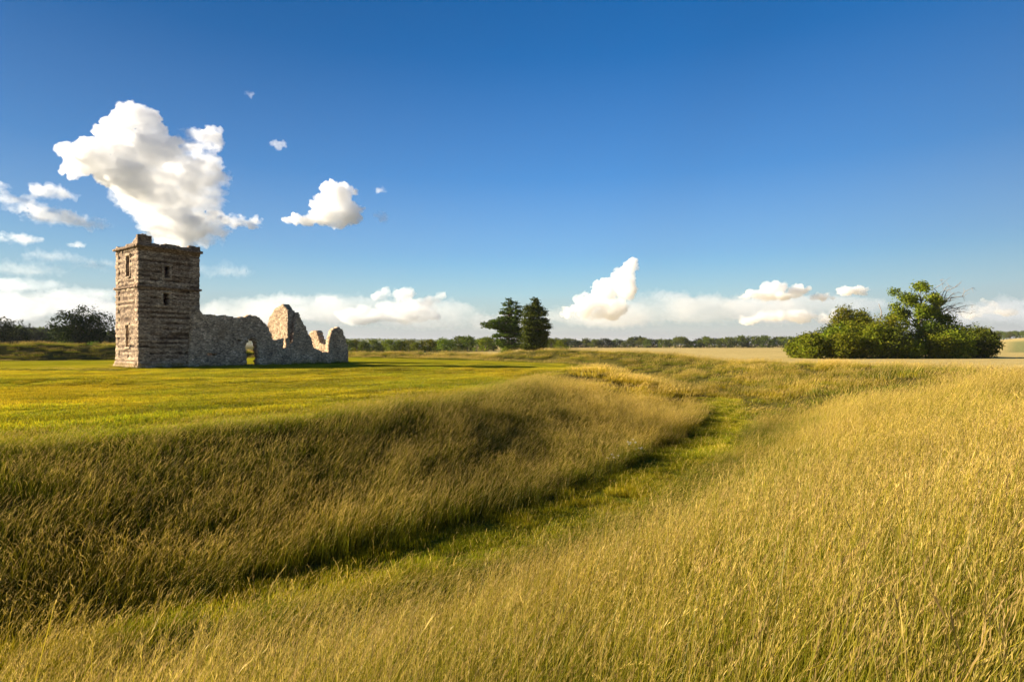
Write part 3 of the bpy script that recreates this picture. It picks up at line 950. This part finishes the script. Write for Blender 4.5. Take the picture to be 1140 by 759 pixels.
# ----------------------------------------------------------------------------- trees and bushes
def leaf_mesh(name, blobs, n, size, seed, flat=.0, clump=9, shell=.55, spread=1.7):
    """leaves gathered in sprays over the outside and through the inside of lumpy masses"""
    g = np.random.default_rng(seed)
    blobs = np.array(blobs, float)
    vol = (blobs[:, 3] * blobs[:, 4] * blobs[:, 5]) ** .75
    nsp = max(8, n // clump)
    bi = g.choice(len(blobs), nsp, p=vol / vol.sum())
    d = g.normal(0, 1, (nsp, 3)); d /= np.linalg.norm(d, axis=1)[:, None]
    rr = shell + (1.08 - shell) * g.random(nsp) ** .6
    rr = rr * (.82 + .4 * vnoise(d[:, 0] * 3 + bi * 7, d[:, 2] * 3 + d[:, 1] * 2, .8, seed, 2))
    c = blobs[bi, :3] + d * blobs[bi, 3:6] * rr[:, None]
    c = np.repeat(c, clump, 0); dd = np.repeat(d, clump, 0)
    m = len(c)
    sp = size * spread
    c = c + g.normal(0, 1, (m, 3)) * np.array((sp, sp, sp * (.55 if flat else .8)))
    c[:, 2] = np.maximum(c[:, 2], .05)
    nrm = dd * .55 + g.normal(0, 1, (m, 3)) * .75 + np.array((0, 0, .35 + flat))
    nrm /= np.linalg.norm(nrm, axis=1)[:, None]
    t = np.cross(nrm, g.normal(0, 1, (m, 3))); t /= np.linalg.norm(t, axis=1)[:, None]
    b = np.cross(nrm, t)
    L = (size * g.uniform(.6, 1.3, m))[:, None]; W = L * g.uniform(.4, .7, m)[:, None]
    V = np.stack([c - t * L, c + b * W + nrm * L * .15, c + t * L, c - b * W + nrm * L * .15], 1).reshape(-1, 3)
    Q = np.arange(m * 4).reshape(-1, 4)
    tone = np.repeat(np.repeat(g.random(nsp), clump) * .6 + g.random(m) * .4, 4)
    return mesh_np(name, V, Q, {"tone": tone})


def tubes(name, paths, sides=7):
    """paths: lists of (x,y,z,r); one mesh of tapering limbs"""
    V, Q, n = [], [], 0
    for p in paths:
        p = [np.array(q, float) for q in p]
        for k, q in enumerate(p):
            dr = (p[min(k + 1, len(p) - 1)] - p[max(k - 1, 0)])[:3]; dr /= (np.linalg.norm(dr) + 1e-9)
            a = np.cross(dr, (0.3, 1, .2)); a /= np.linalg.norm(a); b = np.cross(dr, a)
            for s in range(sides):
                th = math.tau * s / sides
                V.append(q[:3] + (a * math.cos(th) + b * math.sin(th)) * q[3])
        for k in range(len(p) - 1):
            for s in range(sides):
                Q.append((n + k * sides + s, n + k * sides + (s + 1) % sides, n + (k + 1) * sides + (s + 1) % sides, n + (k + 1) * sides + s))
        n += sides * len(p)
    return mesh_np(name, np.array(V), np.array(Q), smooth=True)


def limb(g, p0, p1, r0, r1, wob=.06, n=5):
    p0 = np.array(p0, float); p1 = np.array(p1, float); L = np.linalg.norm(p1 - p0)
    out = []
    for k in range(n + 1):
        s = k / n
        q = p0 + (p1 - p0) * s + (g.normal(0, wob * L, 3) if 0 < k < n else 0)
        q[2] += .06 * L * math.sin(math.pi * s)
        out.append((*q, r0 + (r1 - r0) * s))
    return out


def make_tree(name, label, cat, loc, blobs, nleaf, size, leaf, seed, trunk_r=.25, group=None, flat=0, rz=0, top=None, shell=.55, spread=1.7, extra=None, bark=None, fork=.35):
    g = np.random.default_rng(seed)
    t = empty(name, loc, rz)
    tag(t, label, cat, group)
    obj("crown", leaf_mesh("crown", blobs, nleaf, size, seed, flat, shell=shell, spread=spread), leaf, t)
    bl = sorted(blobs, key=lambda b: b[2])
    hi = bl[-1]
    th = hi[2] if top is None else top
    trunk = limb(g, (0, 0, -.3), (hi[0], hi[1], th), trunk_r, trunk_r * .25, .02, 8)
    paths = [trunk]
    for b in bl[:-1]:
        k = min(7, max(1, int(8 * max(.1, (b[2] - .35 * b[5]) / th * .75))))
        s = trunk[k]
        paths.append(limb(g, s[:3], (b[0], b[1], b[2]), s[3] * .55, s[3] * .12, .05, 5))
    obj("trunk", tubes("trunk", paths + (extra or [])), bark or M_bark, t)
    return t


def blob_tree(g, Ht, W, low=.12, n=9, round_=1.0):
    """lumps for a broad-leaved crown Ht high and W wide"""
    B = []
    for k in range(n):
        f = (k + .5) / n
        z = Ht * (low + (1 - low) * (.12 + .72 * f))
        env = math.sin(math.pi * min(1, .18 + .74 * f)) ** .7
        a = g.uniform(0, math.tau); rr = W / 2 * env * .55 * g.uniform(.5, 1)
        s = W / 2 * (.30 + .26 * env) * g.uniform(.8, 1.15)
        B.append((rr * math.cos(a), rr * math.sin(a), z, s, s, s * .8 * round_))
    B.append((0, 0, Ht * .55, W * .3, W * .3, Ht * .33))
    return B


def ground_at(x, y, dz=0):
    return (x, y, hz(x, y) + dz)


# the two dark pines by the entrance gap, lit from the left
D1 = 128
g = np.random.default_rng(5)
c = px(566, 389, D1)
s1 = D1 / F


def pine(name, label, cx, base_px, top_px, prof, seed, depth, n=9000, spread=1.0, lo=.72):
    """prof: list of (height px above base, left px, right px) around the stem"""
    g = np.random.default_rng(seed)
    s = depth / F
    loc = px(cx, base_px, depth); loc.z = hz(loc.x, loc.y)
    lift = (ZC - (base_px - HOR) * s) - loc.z
    B = []
    for h, lft, rgt in prof:
        lft *= 1.1; rgt *= 1.12
        lft *= g.uniform(lo, 2 - lo * 1.05); rgt *= g.uniform(lo, 2 - lo * 1.05)
        w = (lft + rgt) * s
        xc = (rgt - lft) / 2 * s
        k = max(2, int(round(w / 1.7)))
        for j in range(k):
            f = (j + .5) / k
            for dy in (-.28, .28) if w > 3 else (0,):
                B.append((xc + (f - .5) * w * .86, dy * w * g.uniform(.6, 1.1) + g.normal(0, .15), h * s + lift + g.normal(0, .22), w / k * .62 + .25, max(.7, w * .24), .36 + .1 * g.random()))
    return make_tree(name, label, "tree", loc, B, n, .17, M_needle, seed, .34, flat=.25, spread=spread, top=top_px * s + lift, shell=.35)


pine("pine_tree", "wide dark pine with tiered ragged branches beside the gap in the bank", 567, 389, 56,
     [(55, 3, 4), (50, 5, 7), (45, 7, 11), (40, 14, 12), (35, 12, 14), (31, 20, 12), (27, 28, 12), (24, 20, 14), (20, 12, 15), (15, 15, 14), (10, 15, 12), (5, 12, 14), (2, 9, 12)], 15, 126, 24000)
pine("pine_tree", "narrower upright dark pine close to the right of the wide ragged pine", 595, 389, 54,
     [(54, 2, 3), (51, 4, 4), (48, 8, 6), (45, 11, 8), (41, 11, 10), (37, 11, 12), (33, 11, 13), (29, 12, 14), (25, 12, 15), (21, 12, 15), (17, 12, 14), (13, 13, 13), (9, 13, 12), (5, 12, 11), (2, 11, 10)], 16, 116, 26000, 1.4, .84)
l = px(563, 389, 118)
make_tree("bush", "small bright green bush at the foot of the wide pine", "bush", ground_at(l.x, l.y), [(0, 0, .8, 1.1, .9, .9), (1.0, 0, .6, .9, .8, .7), (-.8, .2, .5, .7, .7, .6)], 1500, .12, M_leafc, 21, .05)
l = px(668, 386, 105)
make_tree("bush", "lone small dark bush at the far edge of the bank against the stubble field", "bush", ground_at(l.x, l.y + 90), [(0, 0, .9, 2.2, 1.2, 1.0), (2, 0, .7, 1.6, 1, .8)], 900, .2, M_leafc, 22, .05)

# ---- thicket on the right
TH_D = 101


def bush(xpx, base, wpx, toppx, dz, label, leaf, seed, n=5200, size=.19, depth=TH_D):
    g = np.random.default_rng(seed)
    d = depth + dz; s = d / F
    loc = px(xpx, base, d); z0 = hz(loc.x, loc.y)
    Ht = max(1.2, ZC + (HOR - toppx) * s - z0); W = wpx * s * 1.18
    B = []
    for k in range(8):
        a = g.uniform(0, math.tau); f = g.uniform(.15, .85)
        r_ = W / 2 * (.75 - .45 * f) * g.uniform(.4, 1)
        sz = W * .24 * g.uniform(.8, 1.2)
        B.append((r_ * math.cos(a), r_ * math.sin(a) * .8, Ht * f, sz, sz, min(sz * .9, Ht * .28)))
    B.append((0, 0, Ht * .45, W * .42, W * .36, Ht * .45))
    B.append((g.uniform(-.1, .1) * W, 0, Ht * .78, W * .25, W * .25, Ht * .2))
    return make_tree("hawthorn_bush", label, "bush", (loc.x, loc.y, z0), B, n, size, leaf, seed, .12, "bushes of the thicket beside the stubble field")


TB = [
    (890, 396, 28, 376, 0, "low rounded green bush at the left end of the thicket", M_leafb),
    (908, 396, 30, 369, 3, "green bush second from the left end of the thicket", M_leafb),
    (928, 396, 30, 366, -1, "lighter green bush in front, left of centre in the thicket", M_leafb),
    (922, 396, 36, 362, 8, "taller dark bush below the two round trees of the thicket", M_leaf),
    (952, 396, 36, 359, 2, "broad green bush under the right hand round tree of the thicket", M_leafb),
    (962, 395, 44, 351, 9, "tall bush behind the middle front of the thicket", M_leafb),
    (982, 396, 36, 349, 3, "steep dark bush in the middle of the thicket left of the tall ragged tree", M_leafb),
    (1002, 396, 42, 346, 6, "high bush wrapped round the trunk of the tall ragged tree", M_leafb),
    (1012, 397, 26, 377, -4, "small yellow green bush low in front of the tall ragged tree", M_leafb),
    (1032, 396, 38, 348, 4, "dense bush just right of the tall ragged tree", M_leaf),
    (1046, 397, 24, 374, -4, "small brownish bush at the front right of the thicket", M_leafb),
    (1058, 396, 36, 358, 3, "bush with a reddish top near the right end of the thicket", M_leafb),
    (1080, 397, 32, 365, 0, "dark rounded bush second from the right end of the thicket", M_leaf),
    (905, 397, 30, 376, -3, "low bush in front of the second bush from the left end of the thicket", M_leafb),
    (940, 397, 34, 371, -4, "low broad bush at the front of the thicket below the larger round tree", M_leafb),
    (970, 397, 36, 364, -3, "green bush at the front of the thicket below the dead trunk", M_leafb),
    (992, 397, 32, 367, -4, "low bush at the front of the thicket just left of the ragged tree", M_leaf),
    (1062, 397, 32, 368, -3, "low front bush below the dead branches of the ragged tree", M_leafb),
    (1044, 396, 40, 358, 3, "bush behind the small brownish one at the right of the ragged tree", M_leaf),
    (1095, 398, 28, 365, -2, "dark green bush at the right end of the thicket", M_leaf),
]
for k, (x, b, w, t, dz, lab, lf) in enumerate(TB):
    bush(x, b, w, t, dz, lab, lf, 300 + k)


def broad(name, label, xpx, base, wpx, toppx, depth, leaf, seed, n, size, low=.15, group=None, nb=10):
    g = np.random.default_rng(seed)
    s = depth / F
    loc = px(xpx, base, depth); z0 = hz(loc.x, loc.y)
    Ht = ZC + (HOR - toppx) * s - z0
    return make_tree(name, label, "tree", (loc.x, loc.y, z0), blob_tree(g, Ht, wpx * s, low, nb), n, size, leaf, seed, .28, group)


broad("round_tree", "larger round leafy tree rising above the left half of the thicket", 937, 396, 38, 336, 112, M_leafb, 401, 5000, .2)
broad("round_tree", "smaller round leafy tree just right of the larger round tree above the thicket", 960, 396, 24, 339, 114, M_leafb, 402, 3200, .2)

# the tall ragged tree with dead limbs reaching out to the right
DT = 106
s = DT / F
loc = px(1022, 396, DT); z0 = hz(loc.x, loc.y)
Pz = lambda xx, yy, dy=0: ((xx - 1022) * s, dy, ZC + (HOR - yy) * s - z0)
gB = np.random.default_rng(77)
blobs = []
for (xx, yy, w) in ((1000, 342, 6), (1004, 331, 6), (1009, 324, 5), (1018, 320, 6), (1026, 319, 5), (1031, 322, 4), (1012, 336, 7), (1020, 330, 6), (1028, 332, 6), (1036, 338, 5), (1044, 336, 5), (1048, 329, 3),
                    (1040, 346, 6), (1008, 350, 9), (1020, 348, 9), (1032, 350, 8), (1050, 344, 3.5), (1052, 355, 6), (1046, 352, 6), (999, 352, 6), (1015, 345, 7)):
    p = Pz(xx, yy, gB.normal(0, 1.2)); w *= s
    blobs.append((*p, w, w, w * .7))
dead = []
gd = np.random.default_rng(9)
base_l = Pz(1042, 345); base_r = Pz(1044, 350)
for tgt, st in (((1044, 312), base_l), ((1058, 318), base_l), ((1068, 316), base_l), ((1072, 322), base_l), ((1062, 326), base_l), ((1070, 344), base_r), ((1085, 349), base_r), ((1078, 340), base_r), ((1066, 338), base_r)):
    e = Pz(*tgt, gd.normal(0, .8))
    lb = limb(gd, st, e, .13, .025, .05, 6)
    dead.append(lb)
    for q in lb[2:]:
        for _ in range(3):
            tip = (q[0] + gd.uniform(-.3, 1.5), q[1] + gd.normal(0, .6), q[2] + gd.normal(.05, .5))
            dead.append(limb(gd, q[:3], tip, .03, .012, .05, 3))
tt = make_tree("ragged_tree", "tall ragged tree with an open crown and bare dead branches above the thicket", "tree", (loc.x, loc.y, z0), blobs, 8500, .2, M_leafb, 411, .4, top=Pz(1018, 326)[2], shell=.3)
obj("dead_branch", tubes("dead_branch", dead, 5), M_dead, tt)
l = px(983, 396, 108); zz = hz(l.x, l.y); k = 108 / F
tr = obj("dead_snag", tubes("dead_snag", [limb(gd, (0, 0, -.2), (-.8, 0, ZC + (HOR - 338) * k - zz), .22, .05, .02, 6), limb(gd, (-.5, 0, 5.4), (.5, .2, 7.2), .1, .03, .05, 4), limb(gd, (-.6, 0, 6.5), (-1.3, .2, 8.0), .08, .02, .05, 4)]), M_dead, loc=(l.x, l.y, zz))
tag(tr, "bare bleached dead trunk sticking up between the round trees and the tall ragged tree", "dead tree")

# ---- left, beyond the bank
broad("oak_tree", "large dark spreading tree beyond the grassy bank just left of the tower", 95, 392, 66, 345, 112, M_leafd, 421, 9000, .21, .08, nb=14)
broad("oak_tree", "very dark tree at the left edge of the view beyond the bank", 2, 392, 66, 357, 125, M_leafd, 422, 7000, .22, .05, nb=12)
l = px(72, 386, 105)
make_tree("bush", "bright green bush under the large dark tree left of the tower", "bush", ground_at(l.x, l.y), [(0, 0, 1.6, 1.5, 1.2, 1.3), (-1, .3, 1.1, 1, 1, 1)], 1500, .16, M_leafc, 23, .06)
l = px(104, 386, 106)
make_tree("bush", "small light green bush right of the large dark tree near the tower", "bush", ground_at(l.x, l.y), [(0, 0, 1.7, 1.0, 1.0, 1.2), (.7, .3, 1.2, .9, .9, .9)], 1200, .16, M_leafc, 24, .06)

M_white = mat_leaf("flower_white", (.42, .42, .32), (.55, .54, .42), (.62, .6, .48))
M_yellow = mat_leaf("flower_yellow", (.55, .4, .01), (.7, .52, .02), (.75, .6, .05))
for k, (xx, yy, dd_, lab) in enumerate(((683, 530, 16.4, "pale flowered weed at the left edge of the mown path, nearest to the camera"), (705, 523, 17.3, "tall pale flowered weed by the bend of the mown path"),
                                        (712, 521, 17.8, "low pale flowered weed just beyond the tall one by the path"))):
    p = px(xx, yy, dd_); weed(p.x, p.y, (.45, .75, .4)[k], lab, M_white, M_leafc, 70 + k, hs=.028)
for k, (xx, dd_, lab) in enumerate(((1058, 4.0, "yellow flowering weed among the near grass at the lower right"), (925, 4.6, "small yellow flowering weed in the near grass, left of the other one"))):
    p = px(xx, 700, dd_); weed(p.x, p.y, .62, lab, M_yellow, M_leafc, 80 + k, 4, .02)

# ---- far trees: a handful of crown shapes, copied as separate trees
PROTO = []
for k in range(7):
    g = np.random.default_rng(500 + k)
    W = g.uniform(8, 10.5)
    B = [(0, 0, 4.6, W * .40, W * .40, 3.9)]
    for q in range(9):
        a = g.uniform(0, math.tau); e = g.uniform(-.25, .95); ce = math.cos(e * 1.4)
        sz = g.uniform(1.3, 2.1)
        B.append((W * .34 * ce * math.cos(a), W * .34 * ce * math.sin(a), 4.8 + 3.4 * math.sin(e * 1.4), sz, sz, sz * .85))
    cm = leaf_mesh("far_crown", B, 1900, .34, 500 + k, spread=1.3)
    tm = tubes("far_trunk", [limb(g, (0, 0, -.5), (.2, 0, 6.5), .28, .08, .02, 5)] + [limb(g, (0, 0, 3), (b[0], b[1], b[2]), .12, .03, .05, 4) for b in B[:4]], 5)
    PROTO.append((cm, tm))


def far_tree(x, y, Ht, Wk, leaf, seed, label, group, dz=0):
    g = random.Random(seed)
    cm, tm = PROTO[seed % len(PROTO)]
    t = empty("tree", (x, y, hz(x, y) - .2 + dz), g.uniform(0, math.tau))
    t.scale = (Ht / 10 * Wk, Ht / 10 * Wk, Ht / 10)
    tag(t, label, "tree", group)
    for nm, me, m in (("crown", cm, leaf), ("trunk", tm, M_bark)):
        if not me.materials: me.materials.append(m)
        o = bpy.data.objects.new(nm, me)
        o.material_slots[0].link = 'OBJECT'
        o.material_slots[0].material = m
        o.parent = t
        col.objects.link(o)
    return t


R = random.Random(3)
# middle row between the ruin and the pines (x, top, width px, colour)
MID = [(386, 376, 16, 0), (397, 376, 15, 1), (405, 378, 13, 0), (415, 377, 17, 2), (425, 380, 12, 0), (435, 377, 17, 2), (446, 378, 14, 0), (455, 377, 15, 1), (466, 379, 16, 2), (476, 376, 15, 1),
       (486, 379, 13, 0), (496, 375, 19, 2), (510, 373, 20, 0), (520, 373, 18, 0), (531, 376, 15, 2), (541, 373, 17, 1), (549, 374, 15, 0), (614, 376, 12, 0), (625, 377, 13, 1)]
for k, (x, top, w, cidx) in enumerate(MID):
    d = 215 + R.uniform(-15, 25)
    p = px(x, 390, d); s = d / F
    Ht = ZC + (HOR - top) * s - hz(p.x, p.y)
    lf = (M_leaf, M_leafb, M_leafc)[cidx]
    lab = ("dark green tree in the hedgerow between the ruin and the pines", "mid green tree in the hedgerow between the ruin and the pines", "pale yellow green tree in the hedgerow between the ruin and the pines")[cidx]
    far_tree(p.x, d, Ht * 1.03, w * s / Ht * 1.3, lf, 600 + k, lab, "hedgerow trees, " + ("dark", "mid green", "pale")[cidx])
# low scrub row in front of / between them so that the hedge closes
for k in range(26):
    x = 386 + k * 6.6 + R.uniform(-2, 2); d = 236 + R.uniform(-6, 10)
    p = px(x, 390, d); s = d / F
    far_tree(p.x, d, R.uniform(2.0, 3.2), 1.2, (M_leaf, M_leafb)[k % 2], 650 + k, "low shrub filling the foot of the hedgerow between the ruin and the pines", "hedgerow shrubs")
# long dark wood across the stubble field
x = 608
k = 0
while x < 900:
    d = 520 + R.uniform(-25, 40)
    top = 376.5 - 2.5 * R.random() + (0 if x > 700 else .8) - (1.5 if 750 < x < 870 and R.random() < .3 else 0) - max(0, (x - 840) / 30)
    p = px(x, 387, d); s = d / F
    Ht = max(7, ZC + (HOR - top) * s - hz(p.x, p.y))
    w = R.uniform(9, 14)
    far_tree(p.x, d, Ht * R.uniform(.92, 1.35), 1.3 * w * s / Ht, (M_leafd, M_leaf, M_leaf)[k % 3], 700 + k, "tree in the long dark row across the stubble field", "trees across the stubble field", dz=-1.6)
    x += R.uniform(4.5, 7); k += 1
# woods on the far right rise
x = 1060
while x < 1190:
    d = 690 + R.uniform(-20, 40)
    top = 368.5 - 2 * R.random()
    p = px(x, 378, d); s = d / F
    Ht = max(7, ZC + (HOR - top) * s - hz(p.x, p.y))
    far_tree(p.x, d, Ht, R.uniform(10, 14) * s / Ht, M_leaf, 800 + k, "dark tree on the rise at the far right behind the thicket", "trees on the far right rise")
    x += R.uniform(4, 6); k += 1
# wood on the left horizon
for row, (dd, lift) in enumerate(((235, 0), (290, 3), (350, 5))):
    x = -30
    while x < 145:
        d = dd + R.uniform(-15, 20)
        top = 366 - (lift if 5 < x < 80 else lift * .6) + R.uniform(-1.5, 2) + (3 if x > 100 else 0)
        p = px(x, 386, d); s = d / F
        Ht = max(6, ZC + (HOR - top) * s - hz(p.x, p.y))
        far_tree(p.x, d, Ht, R.uniform(16, 24) * s / Ht, (M_leaf, M_leafd)[k % 2], 900 + k, "tree in the wood on the left horizon beyond the bank", "wood on the left horizon")
        x += R.uniform(8, 12); k += 1

# far wooded ridge, seen as one dark mass
gr = np.random.default_rng(31)
nr_ = 9000
t = np.radians(gr.uniform(-50, 12, nr_)); dd = gr.uniform(2700, 3500, nr_)
X = dd * np.sin(t); Y = dd * np.cos(t)
ridge = []
Zg = H(X, Y)
sel = Zg > 6
X, Y, Zg = X[sel], Y[sel], Zg[sel]
L = 9.0
m = len(X)
nrm = gr.normal(0, 1, (m, 3)) + np.array((0, -.4, .6)); nrm /= np.linalg.norm(nrm, axis=1)[:, None]
tt_ = np.cross(nrm, gr.normal(0, 1, (m, 3))); tt_ /= np.linalg.norm(tt_, axis=1)[:, None]; bb = np.cross(nrm, tt_)
cc = np.stack([X, Y, Zg + gr.uniform(1, 10, m)], 1)
V = np.stack([cc - tt_ * L, cc + bb * L * .6, cc + tt_ * L, cc - bb * L * .6], 1).reshape(-1, 3)
tag(obj("far_woods", mesh_np("far_woods", V, np.arange(m * 4).reshape(-1, 4), {"tone": np.repeat(gr.random(m), 4)}), M_leaf), "hazy wooded ridge far off behind the hedgerow and ruin", "woods", kind="stuff")


# ----------------------------------------------------------------------------- clouds: bodies of scattering vapour a few km off
def cloud(label, lumps, depth, mat, seed, vox=1.0, rough=1.0, puff=2):
    """lumps (photo px x, y, rx, ry): overlapping billows at the given distance; remeshed to one skin and roughened"""
    g = np.random.default_rng(seed)
    s = depth / F
    sph = []

    def billow(c, r, level):
        sph.append((c, r))
        if level == 0 or min(r) < 2.2 * s: return
        for _ in range((0, 6, 13)[level]):
            d = Vector(g.normal(0, 1, 3)); d.normalize()
            if d.z < -.35: d.z *= -.7
            f = g.uniform(.28, .5)
            billow(c + Vector((d.x * r[0], d.y * r[1], d.z * r[2])) * g.uniform(.8, 1.02), (min(r) * f + r[0] * f * .25,) * 2 + (min(r) * f,), level - 1)
    for (x, y, rx, ry) in lumps:
        c = px(x, y, depth) + Vector((0, g.normal(0, .35) * min(rx, ry) * s, 0))
        billow(c, tuple(.86 * v * s for v in (rx, rx * .6 + ry * .4, ry)), puff)
    ico = bmesh.new(); bmesh.ops.create_icosphere(ico, subdivisions=2, radius=1)
    iv = np.array([v.co[:] for v in ico.verts]); iq = np.array([[v.index for v in f.verts] for f in ico.faces]); ico.free()
    V = np.concatenate([iv * np.array(r) + np.array(c[:]) for c, r in sph])
    Q = np.concatenate([iq + k * len(iv) for k in range(len(sph))])
    o = bpy.data.objects.new("cloud_rough", mesh_np("cloud_rough", V, Q)); col.objects.link(o)
    rm = o.modifiers.new("r", 'REMESH'); rm.mode = 'VOXEL'; rm.voxel_size = vox * s
    dg = bpy.context.evaluated_depsgraph_get()
    me2 = bpy.data.meshes.new_from_object(o.evaluated_get(dg))
    bpy.data.objects.remove(o)
    me2.materials.clear()
    nv = len(me2.vertices)
    co = np.empty(nv * 3, np.float32); no = np.empty(nv * 3, np.float32)
    me2.vertices.foreach_get("co", co); me2.vertex_normals.foreach_get("vector", no)
    co = co.reshape(-1, 3); no = no.reshape(-1, 3)
    amp = np.array([sum(a * (abs(mnoise.noise(Vector(p) / (w * s))) - .25) for w, a in ((9, 5.5), (4, 3.8), (1.9, 2.2))) for p in co]) * s * rough
    co += no * amp[:, None]
    me2.vertices.foreach_set("co", co.ravel()); me2.update()
    c = obj("cloud", me2, mat)
    return tag(c, label, "cloud", kind="structure")


def md(depth, free_px):
    return 1.0 / (free_px * depth / F)


DC = 2600
C_thick = mat_cloud("cumulus_vapour", md(DC, 12), wisp=34 * DC / F, lo=.32)
PXM = DC / F
C_soft = mat_cloud("soft_vapour", md(DC, 15), wisp=26 * PXM)
C_thin = mat_cloud("thin_vapour", md(DC, 34), wisp=22 * PXM)
r1 = lambda L: [(x, y, r, r) for x, y, r in L]
cloud("towering white cumulus cloud above the church tower", r1([(155, 137, 24), (128, 148, 18), (103, 182, 20), (82, 190, 11), (132, 185, 32), (160, 165, 28), (150, 205, 26)]), DC, C_thick, 1)
cloud("white billow on the right shoulder of the towering cumulus", r1([(215, 165, 20), (238, 156, 14), (205, 192, 30), (182, 212, 32), (193, 238, 28), (203, 262, 27), (180, 250, 18), (228, 195, 16)]), DC + 120, C_soft, 2)
cloud("thin torn vapour hanging under the towering cumulus behind the tower", [(185, 225, 60, 36), (205, 255, 55, 24), (213, 212, 40, 32), (150, 215, 38, 26)], DC + 200, C_thin, 17, rough=2)
cloud("small ragged cloud beside the church tower top", [(240, 243, 14, 9), (262, 246, 15, 9), (283, 249, 11, 8)], 3400, C_soft, 3)
cloud("compact bright cumulus cloud right of the tower", r1([(376, 226, 20), (386, 214, 10), (362, 240, 15), (392, 241, 13), (378, 245, 14)]) + [(342, 247, 16, 6), (322, 245, 12, 4)], 3500, C_thick, 4)
cloud("tall leaning cumulus low over the horizon right of the pines", r1([(702, 298, 9), (690, 310, 13), (672, 326, 15), (650, 342, 14), (695, 322, 15), (632, 348, 8), (680, 345, 16)]), 4200, mat_cloud("cumulus_far", md(4200, 9), wisp=30 * 4200 / F, lo=.32), 5)
cloud("flat topped white cloud over the stubble field", [(862, 321, 18, 9), (842, 327, 14, 6), (888, 324, 12, 7), (828, 331, 9, 3), (862, 330, 30, 5), (944, 324, 15, 6), (960, 324, 8, 6), (915, 330, 14, 5)], 4600, mat_cloud("cumulus_flat", md(4600, 9), wisp=26 * 4600 / F, lo=.34), 6)
cloud("pale low cloud bank beneath the flat topped cloud", [(860, 352, 22, 8), (890, 352, 20, 9), (835, 357, 16, 6), (925, 354, 18, 8)], 5200, mat_cloud("cumulus_low", md(5200, 10), wisp=30 * 5200 / F), 7)
cloud("broad soft white cloud between the ruin and the pines", [(428, 329, 12, 9), (448, 328, 14, 9), (478, 337, 14, 9), (490, 330, 8, 6), (455, 348, 40, 16), (400, 352, 30, 12)], 5200, mat_cloud("cumulus_mid", md(5200, 14), wisp=30 * 5200 / F), 8)
C_bank = mat_cloud("grey_bank_vapour", md(7500, 130), wisp=70 * 7500 / F, lo=.36)
cloud("long grey cloud bank low over the horizon on the left", [(-60, 345, 120, 22), (40, 338, 110, 16), (150, 350, 90, 16), (95, 326, 50, 7), (10, 316, 70, 8)], 7500, C_bank, 21, vox=1.8, rough=1.5, puff=1)
cloud("long grey cloud bank low over the horizon behind the ruin and pines", [(290, 348, 80, 18), (380, 345, 80, 20), (470, 350, 90, 20), (560, 358, 70, 12), (320, 335, 40, 8)], 7600, C_bank, 22, vox=1.8, rough=1.5, puff=1)
cloud("long grey cloud bank low over the stubble field", [(680, 350, 90, 18), (780, 346, 90, 18), (870, 345, 90, 20), (940, 340, 60, 12), (730, 330, 50, 8)], 7700, C_bank, 23, vox=1.8, rough=1.5, puff=1)
cloud("low pale cloud bank at the right edge of the sky", [(1090, 350, 60, 12), (1130, 345, 60, 14), (1180, 350, 80, 16), (1060, 357, 60, 10)], 7500, C_bank, 24, vox=1.8, rough=1.5, puff=1)
cloud("pale puff of cloud just right of the dead branches", [(1098, 343, 16, 9), (1080, 350, 14, 7), (1120, 348, 14, 6)], 5200, mat_cloud("cumulus_right", md(5200, 14), wisp=25 * 5200 / F), 25)
cloud("thin streak of cloud at the left edge of the sky", [(-4, 210, 16, 9), (25, 228, 34, 10), (60, 241, 38, 9), (100, 249, 26, 6)], DC, C_thin, 9, rough=1.6)
cloud("small thin cloud left of the towering cumulus", [(62, 216, 24, 9), (46, 212, 14, 6)], DC, C_thin, 10, rough=1.6)
cloud("thin flat wisp low at the left edge of the sky", [(14, 266, 34, 5)], DC, C_thin, 11, rough=1.5)
cloud("faint streaky veil low over the bank at the left", [(30, 300, 60, 7), (110, 296, 40, 6), (240, 302, 50, 7), (60, 286, 40, 5)], 3600, mat_cloud("veil_vapour", md(3600, 150), wisp=40 * 3600 / F), 19, rough=2)
cloud("tiny puff left of the tower top", [(86, 273, 11, 4)], DC, C_thin, 12)
cloud("tiny wisp right of the towering cumulus", [(308, 160, 10, 5)], DC, C_thin, 13)
cloud("tiny wisp high above the towering cumulus", [(277, 104, 7, 4)], DC, C_thin, 14)
cloud("tiny wisp right of the compact cumulus", [(425, 212, 8, 4)], 3500, C_thin, 15)
cloud("small loose tail right of the compact cumulus", [(426, 242, 8, 6)], 3500, C_thin, 16)

# ----------------------------------------------------------------------------- the thin summer haze between here and the far trees
HAZE = .00006
hm, hn, hl = new_mat("haze_air")
hn.remove(hn["Principled BSDF"])
hv = hn.new("ShaderNodeVolumePrincipled")
hv.inputs['Color'].default_value = (.86, .91, 1.0, 1)
hv.inputs['Density'].default_value = HAZE
hv.inputs['Anisotropy'].default_value = .2
hl.new(hv.outputs[0], hn["Material Output"].inputs['Volume'])
hb = np.array([(x, y, z) for x in (-9400, 9400) for y in (-9400, 9400) for z in (-4, 62)], float)
hq = np.array([(0, 1, 3, 2), (4, 6, 7, 5), (0, 4, 5, 1), (2, 3, 7, 6), (0, 2, 6, 4), (1, 5, 7, 3)])
tag(obj("haze", mesh_np("haze", hb, hq), hm), "thin pale summer haze lying over the fields", "haze", kind="stuff")
